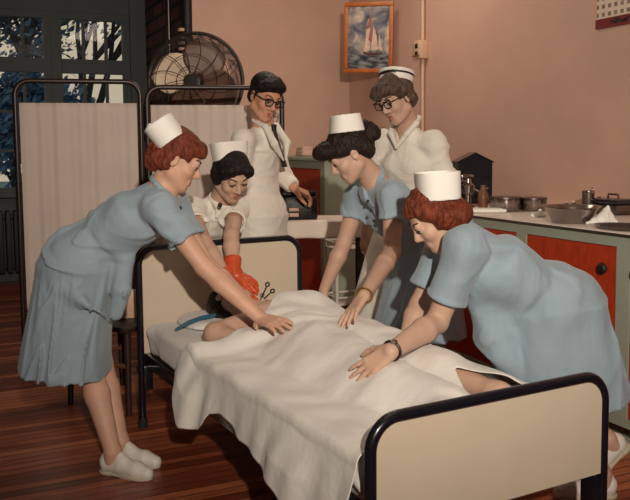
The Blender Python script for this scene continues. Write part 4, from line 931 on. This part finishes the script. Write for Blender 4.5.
n1 = person('nurse in pale blue dress with auburn hair bending over the bed from its left side', J, down(J['pel'], 0), M['skin_r'], H1, hands1)
face_parts(H1, n1)
for s in 'RL': shoe(n1, J['foot'+s], M['shoe'], M['sole'], .98)
dress(n1, J, M['blue'], (P(66, 369, 3.41), (.185, .150), (.220, .188), (0, 1, 0)), .58, .95, 1.0, seed=3, fdir=(.3, 0, .7), fl=34, bust=.06, amp=.0075,
 folds=[([P(62, 285, 3.24), P(88, 306, 3.2), P(112, 318, 3.24)], [.004, .012, .008]), ([P(126, 262, 3.34), P(122, 290, 3.33), P(116, 314, 3.34)], [.03, .04, .03])])
collar(n1, J, M['blue'])
def h1(f, H):
    c = hair_base(f, H, (.084, .106, .092)); 
    f.ell(H(0, -.085, -.03), np.array([.072, .045, .055]), H.R, .03); c()
    f.ball(H(0, -.07, -.115), .035, .02, 's')
    for x, y, z, r in ((.05, .056, .078, .020), (.022, .074, .084, .022), (-.02, .074, .084, .022), (-.05, .056, .078, .02), (.07, .03, .052, .018), (-.07, .03, .052, .018), (.07, -.03, .0, .022), (-.07, -.03, .0, .022), (.05, -.072, -.04, .028), (.02, -.095, -.05, .030), (-.02, -.095, -.05, .030), (-.05, -.07, -.04, .028), (.075, -.035, -.045, .020), (.03, .092, .064, .012), (0, -.1, .0, .03)): f.ball(H(x*.94, y*.95, z*.96), r, .035)
hair(n1, H1, M['hair_a'], h1)
def cap_panel(root, H, c, ax, u, h0, ra, rb, wall=.006, extra=None, stripe=None):
    f = SDF(); c, ax, u = H(*c), H.d(*ax), H.d(*u); f.seg(c, c+ax*h0, ra, rb, u, .004, n=2.6)
    f.seg(c+ax*(-.02), c+ax*(h0+.03), (ra[0]-wall, ra[1]-wall), (rb[0]-wall, rb[1]-wall), u, .003, 's', n=2.6)
    f.seg(c+ax*(h0*.35), c+ax*(h0*.45), (ra[0]-.003, ra[1]-.003), (rb[0]-.004, rb[1]-.004), u, .003, n=2.6)
    if extra: extra(f, H)
    return f.build('nurse_cap', M['cap'], root, .003)
def ex1(f, H):
    f.cone(H(.06, -.155, .075), H(-.06, -.155, .075), .012, .012, .02)
cap_panel(n1, H1, (0, -.052, .056), unit((0, -.88, .47)), (1, 0, 0), .100, (.090, .066), (.096, .070), extra=ex1)
L_ = npv(n1.location); buttons(n1, [P(180, 208, 3.29), P(186, 222, 3.29)], .008, M['tie'])
# ------------------------------------------------------------------ 2: nurse in white behind the headboard with rubber gloves
J = dict(pel=P(202, 238, 4.42), waist=P(207, 226, 4.38), chest=P(214, 216, 4.30), neck=P(222, 200, 4.19), shR=P(189, 209, 4.12), shL=P(236, 210, 4.33),
 elR=P(204, 242, 3.86), wrR=P(230, 284, 3.72), elL=P(231, 236, 3.97), wrL=P(233, 272, 3.82))
J['hipR'] = J['pel']+npv((-.09, -.06, -.03)); J['hipL'] = J['pel']+npv((.09, .04, -.03))
for s in 'RL': J['kn'+s] = down(J['hip'+s]+npv((.03, -.05, 0)), .47); J['foot'+s] = footframe(down(J['hip'+s]+npv((.02, 0, 0)), 0), (.5, -.8)); J['an'+s] = J['foot'+s]((0, -.012, .09))
J['front'] = unit((.45, -.6, -.6)); J['axis'] = unit((.1, -.2, .5)); bone_report('n2', J)
H2 = Head(P(231, 175, 4.06), (.55, -.8), 34, -4, 1.05)
h2R, h2L = P(256, 304, 3.68)-J['wrR'], P(269, 296, 3.74)-J['wrL']
def hands2(f): hand(f, J['wrR'], h2R, (.1, -.5, .85), 1, (.2, .25, .2), .05, .82); hand(f, J['wrL'], h2L, (.1, -.5, .85), -1, (.2, .25, .2), .05, .82)
n2 = person('dark haired nurse in white uniform and orange rubber gloves leaning over the headboard', J, down(J['pel'], 0), M['skin'], H2, hands2)
face_parts(H2, n2)
for s in 'RL': shoe(n2, J['foot'+s], M['shoe'], M['sole'], .95)
dress(n2, J, M['cloth_w'], (down(J['pel'], .42), (.165, .14), (.20, .18), (.7, .7, 0)), .5, .95, .9, seed=8, blouse=.3, bust=.05, sl_r=(.066, .066))
collar(n2, J, M['cloth_w'], .062)
for s, dr, sd in (('R', h2R, 1), ('L', h2L, -1)):
    f = SDF(); hand(f, J['wr'+s], dr, (.1, -.5, .85), sd, (.2, .25, .2), .07, .98, r=1.22); ax = unit(npv(J['wr'+s])-npv(J['el'+s])); w = npv(J['wr'+s])
    f.seg(w-ax*.075, w+ax*.03, (.046, .046), (.036, .034), (0, 0, 1), .02)
    f.cone(w-ax*.09, w-ax*.06, .038, .036, .004, 's'); f.build('rubber_glove', M['glove'], n2, .004, waves(ax, 120), .002)
def h2(f, H):
    c = hair_base(f, H, (.083, .104, .090)); f.ell(H(0, -.06, -.035), np.array([.078, .055, .06]), H.R, .03); c()
    for x, y, z, r in ((.066, .045, .05, .022), (.045, .066, .072, .022), (0, .070, .075, .012), (-.045, .066, .066, .018), (-.066, .045, .05, .022), (.076, .012, .005, .02), (-.076, .012, .005, .02), (.074, 0, -.03, .02), (-.074, 0, -.03, .022), (-.06, .066, .055, .016)): f.ball(H(x*.94, y*.95, z*.96), r, .035)
hair(n2, H2, M['hair_k'], h2, curl=.5)
cap_panel(n2, H2, (0, -.035, .060), unit((0, -.62, .78)), (1, 0, 0), .092, (.086, .066), (.096, .074))
# brooch and name pin
buttons(n2, [P(220, 205, 4.04)], .012, M['tie'])
o = MB().box((-.03, -.004, -.006), (.03, .004, .006), .002).build('name_pin', M['gold'], n2, mx=Matrix.Translation(Vector(P(231, 218, 4.12)-npv(n2.location))))
# ------------------------------------------------------------------ 3: man in a white coat
J = dict(pel=P(259, 212, 4.88), waist=P(258, 185, 4.88), chest=P(259, 152, 4.88), neck=P(263, 125, 4.87), shR=P(243, 140, 4.70), shL=P(272, 138, 5.04), elR=P(239, 186, 4.74), wrR=P(234, 234, 4.78), elL=P(283, 177, 5.08), wrL=P(294, 188, 5.02))
J['hipR'] = J['pel']+npv((-.07, -.07, -.04)); J['hipL'] = J['pel']+npv((.07, .07, -.04))
for s in 'RL': J['kn'+s] = down(J['hip'+s], .5); J['foot'+s] = footframe(down(J['hip'+s], 0), (.7, -.7)); J['an'+s] = J['foot'+s]((0, -.012, .09))
J['front'] = unit((.86, -.5, 0)); J['axis'] = unit((.05, -.05, 1)); bone_report('m', J)
H3 = Head(P(265, 97, 4.80), (.58, -.81), 25, 8, 1.10)
def hands3(f): hand(f, J['wrL'], P(311, 197, 5.03)-J['wrL'], (.2, -.3, .9), -1, (.5, .6, .4), .03, 1.05); hand(f, J['wrR'], (0, 0, -1), (-.7, -.2, 0), 1, (.3, .3, .2), .03, 1.05)
n3 = person('man in white coat, dark tie and black glasses standing behind the bed', J, down(J['pel'], 0), M['skin_m'], H3, hands3, 1.08, 1.1, neckr=.054)
face_parts(H3, n3)
for s in 'RL': shoe(n3, J['foot'+s], M['leather'], M['rubber'], 1.1)
f = SDF(); 
for s in 'RL': f.cone(J['hip'+s], J['kn'+s], .10, .075, .03); f.seg(J['kn'+s], down(J['kn'+s], .06), (.075, .08), (.10, .11), (1, 0, 0), .02)
f.build('trousers', M['tie'], n3, .008)
fr3 = J['front']; lat3 = unit(npv(J['shL'])-npv(J['shR'])); ck = npv(J['neck'])
dress(n3, J, M['cloth_w'], (down(J['pel'], .48), (.19, .150), (.205, .175), lat3), .6, 1.08, 1.05, seed=5, amp=.005, sl_r=(.068, .060), blouse=0, long=True, name='lab_coat', vneck=(ck+fr3*.105+npv((0, 0, .03)), ck+fr3*.165-npv((0, 0, .19)), .050, .010), fl=26)
f = SDF(); f.seg(ck-npv((0, 0, .15))+fr3*.02, ck-npv((0, 0, .015))+fr3*.02, (.07, .045), (.072, .052), lat3, .02); f.seg(ck-npv((0, 0, .02)), ck+npv((0, 0, .045))-fr3*.005, (.068, .068), (.062, .062), lat3, .01); f.seg(ck-npv((0, 0, .03)), ck+npv((0, 0, .09)), (.055, .055), (.055, .055), lat3, .003, 's')
f.build('shirt', M['cap'], n3, .004)
f = SDF(); tp = ck+fr3*.078-npv((0, 0, .01)); f.seg(tp+npv((0, 0, .012)), tp-npv((0, 0, .028)), (.022, .016), (.015, .014), lat3, .006); f.seg(tp-npv((0, 0, .02))+fr3*.002, tp-npv((0, 0, .24))+fr3*.072, (.014, .008), (.034, .008), lat3, .004); f.build('necktie', M['tie'], n3, .003)
f = SDF()
for s in (-1, 1): f.chain([ck+lat3*s*.065-fr3*.03+npv((0, 0, .03)), ck+lat3*s*.075+fr3*.06-npv((0, 0, .01)), ck+lat3*s*.085+fr3*.125-npv((0, 0, .11)), ck+lat3*s*.015+fr3*.150-npv((0, 0, .21))], [.014, .018, .022, .006], .02)
f.build('lapel', M['cloth_w'], n3, .004)
def h3(f, H):
    c = hair_base(f, H, (.079, .101, .084), (0, -.022, .047), (.068, .090, .100), (0, .092, -.042)); f.ell(H(0, -.075, -.02), np.array([.066, .04, .06]), H.R, .02); c()
    f.ball(H(0, -.06, -.11), .05, .02, 's')
    for x, y, z, r in ((.05, .06, .085, .024), (.02, .075, .092, .026), (-.02, .075, .092, .026), (-.05, .058, .085, .024), (.0, .05, .115, .026), (.07, .03, .06, .016), (-.07, .03, .06, .016)): f.ball(H(x*.94, y*.95, z*.96), r, .035)
    for s in (-1, 1): f.cone(H(s*.076, .018, .03), H(s*.076, .014, -.015), .010, .006, .01)
hair(n3, H3, M['hair_k'], h3, .002, ff=120, curl=.3)
def spectacles(root, H, m, rx, rz, t, cat=0):
    L = npv(root.location); b = MB()
    for s in (-1, 1):
        pts = [H(s*(.033+rx*math.copysign(abs(math.cos(a))**.7, math.cos(a))), .100-.010*abs(math.cos(a)) if 0 else .101, .002+rz*math.copysign(abs(math.sin(a))**.75, math.sin(a))+cat*(.010 if (math.cos(a) > .1 and math.sin(a) > .2) else 0))-L for a in np.linspace(0, 2*math.pi, 25)[:-1]]
        b.tube(pts, t, 8, True); b.tube([H(s*(.033+s*0+rx*.9), .101, .014)-L, H(s*.072, .088, .014)-L, H(s*.082, .0, .010)-L, H(s*.082, -.02, -.006)-L], t*.95, 8)
        top = [H(s*(.033+rx*c), .102, .004+rz*.95+cat*.006*(c > 0))-L for c in np.linspace(-.85, 1.05, 6)]; b.tube(top, t*1.5, 8)
    b.tube([H(-.014, .102, .010)-L, H(0, .106, .012)-L, H(.014, .102, .010)-L], t, 8)
    g = b.build('glasses', m, root)
    b = MB()
    for s in (-1, 1): b.prism([(s*.033+rx*math.cos(a), .002+rz*math.sin(a)) for a in np.linspace(0, 2*math.pi, 21)[:-1]], 'y', .1002, .1012)
    mx = Matrix.Translation(Vector(H.c-L)) @ Matrix((H.R*H.k).tolist()).to_4x4(); b.build('lens', M['glass'], g, mx=mx); return g
spectacles(n3, H3, M['blackm'], .0235, .0175, .0030)
# ------------------------------------------------------------------ 4: dark haired nurse in blue on the far side
J = dict(pel=P(424, 247, 4.0), waist=P(410, 228, 3.93), chest=P(393, 207, 3.83), neck=P(374, 180, 3.75), shR=P(359, 195, 3.92), shL=P(393, 194, 3.62), elL=P(392, 252, 3.58), wrL=wrist(364, 296, on_sheet(343, 326, .014), 1), elR=P(344, 243, 3.93), wrR=P(324, 290, 3.93))
J['hipR'] = J['pel']+npv((-.03, .09, -.03)); J['hipL'] = J['pel']+npv((.03, -.09, -.03)); J['hiplat'] = unit((.3, -.95, 0))
for s in 'RL': J['kn'+s] = down(J['hip'+s]+npv((-.06, 0, 0)), .46); J['foot'+s] = footframe(down(J['hip'+s]+npv((0, 0, 0)), 0), (-.95, -.3)); J['an'+s] = J['foot'+s]((0, -.012, .09))
J['front'] = unit((-.6, -.25, -.75)); J['axis'] = unit(P(352, 165, 3.68)-J['neck']); bone_report('n4', J)
H4 = Head(P(349, 154, 3.67), (-.96, -.2), 36, 0, 1.0)
def hands4(f): hand(f, J['wrL'], on_sheet(343, 326, .014)-J['wrL'], (-.3, 0, .9), -1, (.08, .14, .12), .14, .98); hand(f, J['wrR'], P(315, 311, 3.90)-J['wrR'], (-.3, 0, .9), 1, (.18, .2, .15), .1, .98)
n4 = person('dark haired nurse in pale blue dress with a bun leaning in from the far side', J, down(J['pel'], 0), M['skin'], H4, hands4)
face_parts(H4, n4)
for s in 'RL': shoe(n4, J['foot'+s], M['shoe'], M['sole'], .95)
dress(n4, J, M['blue'], (npv(J['pel'])+npv((-.03, -.02, -.43)), (.175, .15), (.25, .22), (.2, -.98, 0)), .47, .95, .95, seed=12, bust=.055, sl_r=(.070, .066), fdir=(.6, .3, .3), amp=.0075)
collar(n4, J, M['blue']); buttons(n4, [P(368, 201, 3.66), P(371, 211, 3.66), P(374, 221, 3.68)], .007, M['tie'])
ring(n4, 'bracelet', J['wrL'], J['elL'], .032, .0035, M['gold'], .004)
def h4(f, H):
    c = hair_base(f, H, (.083, .104, .090)); f.ell(H(0, -.07, -.02), np.array([.07, .05, .06]), H.R, .03); c()
    f.ball(H(0, -.07, -.115), .04, .02, 's')
    for x, y, z, r in ((.03, .088, .085, .032), (-.03, .088, .085, .032), (0, .10, .075, .030), (.05, .075, .07, .028), (-.05, .075, .07, .028), (.07, .045, .05, .026), (-.07, .045, .05, .026), (.02, .115, .085, .022), (-.02, .112, .088, .022), (.0, -.152, .03, .034), (.02, -.15, .055, .026), (-.02, -.15, .005, .026), (.076, .0, .03, .022)): f.ball(H(x*.94, y*.95, z*.96), r, .035)
hair(n4, H4, M['hair_b'], h4)
cap_panel(n4, H4, (0, -.050, .086), unit((0, -.50, .87)), (1, 0, 0), .080, (.084, .080), (.078, .066), extra=lambda f, H: f.cone(H(-.05, -.10, .10), H(.05, -.10, .10), .010, .010, .02))
# ------------------------------------------------------------------ 5: older nurse in white
J = dict(pel=P(412, 216, 4.56), waist=P(413, 190, 4.56), chest=P(412, 160, 4.53), neck=P(407, 122, 4.50), shR=P(384, 141, 4.62), shL=P(434, 142, 4.42), elR=P(371, 186, 4.68), wrR=P(366, 232, 4.64), elL=P(447, 190, 4.44), wrL=P(440, 232, 4.30))
J['hipR'] = J['pel']+npv((-.07, .07, -.04)); J['hipL'] = J['pel']+npv((.07, -.07, -.04))
for s in 'RL': J['kn'+s] = down(J['hip'+s], .48); J['foot'+s] = footframe(down(J['hip'+s], 0), (-.7, -.7)); J['an'+s] = J['foot'+s]((0, -.012, .09))
J['front'] = unit((-.66, -.72, -.05)); J['axis'] = unit((-.1, -.08, 1)); bone_report('n5', J)
H5 = Head(P(396, 99, 4.42), (-.74, -.67), 24, -9, 1.08)
def hands5(f): hand(f, J['wrR'], (-.05, 0, -1), (-.7, -.7, 0), 1, (.3, .3, .2), .05, 1.0); hand(f, J['wrL'], (-.5, -.2, -.8), (.6, -.4, .2), -1, (.3, .3, .2), .05, 1.0)
n5 = person('older nurse in white with glasses and a black banded cap standing and watching', J, down(J['pel'], 0), M['skin'], H5, hands5, 1.0, neckr=.05)
face_parts(H5, n5)
for s in 'RL': shoe(n5, J['foot'+s], M['shoe'], M['sole'], 1.0)
ck = npv(J['neck']); f5 = J['front']
dress(n5, J, M['cloth_w'], (down(J['pel']+npv((-.08, -.05, 0)), .32), (.19, .165), (.30, .26), (.7, -.7, 0)), .7, 1.08, 1.05, seed=21, blouse=.3, bust=.06, sl_r=(.066, .072), vneck=(ck+f5*.045+npv((0, 0, .045)), ck+f5*.088-npv((0, 0, .13)), .062, .016), fl=30, amp=.0075)
u5 = unit(J['axis']); l5 = unit(npv(J['shL'])-npv(J['shR'])); f = SDF(); pp = [ck+f5*.098-npv((0, 0, .135))]
for s_ in (-1, 1): f.chain([ck-f5*.062+u5*.030, ck-f5*.04+l5*s_*.052+u5*.022, ck+f5*.02+l5*s_*.072-u5*.006, ck+f5*.085+l5*s_*.052-u5*.06, pp[0]], [.012, .013, .015, .016, .008], .01)
f.build('collar', M['cloth_w'], n5, .004)
def h5(f, H):
    c = hair_base(f, H, (.085, .106, .092)); f.ell(H(0, -.06, -.035), np.array([.076, .055, .055]), H.R, .03); c()
    f.ball(H(0, -.08, -.12), .045, .02, 's')
    for x, y, z, r in ((.058, .060, .072, .026), (.03, .080, .084, .026), (-.01, .082, .086, .026), (-.05, .066, .076, .026), (.076, .036, .05, .024), (-.076, .036, .05, .024), (.08, .006, .02, .024), (-.078, .006, .03, .024), (.078, -.02, -.01, .026), (.045, .092, .06, .020), (-.02, .096, .068, .018), (-.074, -.03, -.02, .028), (.02, .10, .05, .016)): f.ball(H(x*.94, y*.95, z*.96), r, .035)
hair(n5, H5, M['hair_g'], h5, .005)
f = SDF(); c0, axx, uu = H5(0, -.046, .070), H5.d(*unit((0, -.58, .81))), H5.d(1, 0, 0)
f.seg(c0, c0+axx*.060, (.088, .090), (.098, .102), uu, .004); f.seg(c0-axx*.02, c0+axx*.09, (.082, .084), (.091, .095), uu, .003, 's'); f.seg(c0, c0+axx*.040, (.085, .087), (.088, .092), uu, .004, rnd=.012); f.seg(c0+axx*.05+H5.d(0, .13, .02), c0+axx*.1+H5.d(0, .13, .02), (.2, .05), (.2, .05), uu, .01, 's')
cp = f.build('nurse_cap', M['cap'], n5, .003)
f = SDF(); f.seg(c0+axx*.030, c0+axx*.042, (.0945, .0975), (.0965, .0995), uu, .002); f.seg(c0+axx*.02, c0+axx*.06, (.088, .091), (.090, .093), uu, .001, 's'); f.build('cap_band', M['blackm'], n5, .003, smooth=0)
spectacles(n5, H5, M['brow'], .0235, .0165, .0026, 1)
# ------------------------------------------------------------------ 6: nurse bending in the right foreground
J = dict(pel=P(551, 300, 3.0), waist=P(521, 287, 2.98), chest=P(488, 258, 2.96), neck=P(457, 231, 2.95), shR=P(446, 250, 3.11), shL=P(467, 245, 2.79), elL=P(437, 322, 2.84), wrL=on_sheet(391, 351, .045), elR=P(420, 305, 3.10), wrR=P(405, 343, 2.99),
 hipL=P(552, 310, 2.91), hipR=P(552, 306, 3.10), knL=P(555, 400, 2.93), knR=P(548, 392, 3.12))
J['hiplat'] = unit((.05, -1, 0))
al, ar = Pz(606, 498, 0), Pz(617, 488, 0)
J['footL'] = footframe(Pz(598, 497, 0), (-1, -.05)); J['anL'] = J['footL']((0, -.012, .09))
q = Pz(597, 489, 0); J['footR'] = footframe(q+npv((.085, .03, .115)), (-1, -.25), 38); J['anR'] = J['footR']((0, -.012, .09))
J['front'] = unit((-.5, -.05, -.86)); J['axis'] = unit(P(440, 208, 2.93)-J['neck']); bone_report('n6', J)
H6 = Head(P(435, 217, 2.93), (-.98, -.12), 37, 0, .97)
def hands6(f): hand(f, J['wrL'], on_sheet(356, 377, .014)-J['wrL'], (-.1, -.8, .7), -1, (.07, .12, .10), .12, .98); hand(f, J['wrR'], P(385, 362, 2.90)-J['wrR'], (-.2, 0, .9), 1, (.2, .2, .15), .1, .95)
n6 = person('auburn haired nurse in pale blue dress bending over the bed, nearest at right', J, down(J['pel'], 0), M['skin'], H6, hands6, 1.05, 1.08, h=.004)
face_parts(H6, n6)
for s in 'RL': shoe(n6, J['foot'+s], M['shoe'], M['sole'], .95)
dress(n6, J, M['blue'], (P(566, 402, 3.0), (.185, .185), (.215, .232), (0, 1, 0)), .72, 1.08, 1.04, seed=31, bust=.075, sl_r=(.080, .076), fdir=(.5, .2, .6), fl=30, amp=.0075,
 folds=[([P(482, 300, 2.94), P(494, 335, 2.93), P(522, 372, 2.94)], [.05, .07, .08])])
collar(n6, J, M['blue'])
ring(n6, 'wristwatch', J['wrL'], J['elL'], .031, .0052, M['leather'], .006, (-.3, -.75, .55))
def h6(f, H):
    c = hair_base(f, H, (.086, .104, .090), face=(.070, .090, .118), fo=(0, .102, -.030)); f.ell(H(0, -.07, -.03), np.array([.078, .055, .06]), H.R, .03); c()
    for x, y, z, r in ((-.056, .040, .07, .018), (-.03, .050, .088, .018), (.01, .052, .092, .018), (.05, .040, .08, .018), (-.074, .03, .045, .022), (-.078, .0, .02, .024), (-.078, -.03, -.01, .028), (-.068, -.06, -.035, .030), (-.04, -.085, -.05, .032), (0, -.095, -.055, .032), (.05, -.078, -.05, .032), (-.076, -.005, -.028, .022), (.078, 0, .0, .025), (-.02, .080, .068, .010), (-.06, -.03, -.06, .024)): f.ball(H(x*.94, y*.95, z*.96), r, .035)
hair(n6, H6, M['hair_a'], h6, .005)
cap_panel(n6, H6, (0, -.050, .046), unit((0, -.56, .83)), (1, 0, 0), .100, (.087, .078), (.088, .080), extra=lambda f, H: f.seg(H(0, -.050, .046)+H.d(*unit((0, -.56, .83)))*.02, H(0, -.050, .046)+H.d(*unit((0, -.56, .83)))*.082, (.084, .075), (.085, .077), H.d(1, 0, 0), .004, rnd=.012))
# forceps lying by the gloved hands
fo = empty('forceps', P(266, 292, 3.70), 0, 'small dark forceps with ring handles at the fingertips of the orange gloves', 'forceps'); L_ = npv(fo.location)
for (px, py), (qx, qy) in (((267.5, 284.5), (262, 297)), ((272.5, 291), (264, 299))):
    c, q = P(px, py, 3.70)-L_, P(qx, qy, 3.71)-L_; b = MB(); ax = unit(c-q); b.tube([c+ax*.010*math.cos(t)+npv((.35, -.2, .6))*0+np.cross(ax, (0, 1, 0))*0.008*math.sin(t) for t in np.linspace(0, 2*math.pi, 17)[:-1]], .0036, 8, True); b.tube([c-ax*.012, q], .0034, 8); b.build('forceps_arm', M['blackm'], fo)
# ------------------------------------------------------------------ light
def lamp(name, kind, loc, e, col, size=.1, target=None, **kw):
    l = bpy.data.lights.new(name, kind); l.energy = e; l.color = col
    if kind == 'AREA': l.size = size
    else: l.shadow_soft_size = size
    for k, v in kw.items(): setattr(l, k, v)
    o = bpy.data.objects.new(name, l); COL.objects.link(o); o.location = loc
    if target is not None: o.rotation_euler = (Vector(target)-Vector(loc)).to_track_quat('-Z', 'Y').to_euler()
    return o
lamp('flash', 'SPOT', (.40, -1.1, 2.2), 700, (1, .86, .72), .04, (.45, 6.7, 1.65), spot_size=math.radians(73), spot_blend=1.0)
lamp('fill_light', 'AREA', (.1, 5.8, 3.1), 26, (1, .84, .68), 1.2, (.1, 6.4, 0)); lamp('fill_light', 'AREA', (.4, 2.6, 3.1), 3, (1, .84, .68), 1.4, (.4, 2.6, 0))  # area lamps added as unseen overhead fill, evening out the flash falloff
w = bpy.data.worlds.new('sky'); SC.world = w; w.use_nodes = True; bg = w.node_tree.nodes['Background']; bg.inputs[0].default_value = (*lin((226, 206, 176)), 1); bg.inputs[1].default_value = .75
vs = SC.view_settings; vs.view_transform = 'Standard'; vs.look = 'None'; vs.exposure = .12; vs.gamma = 1; vs.use_curve_mapping = False
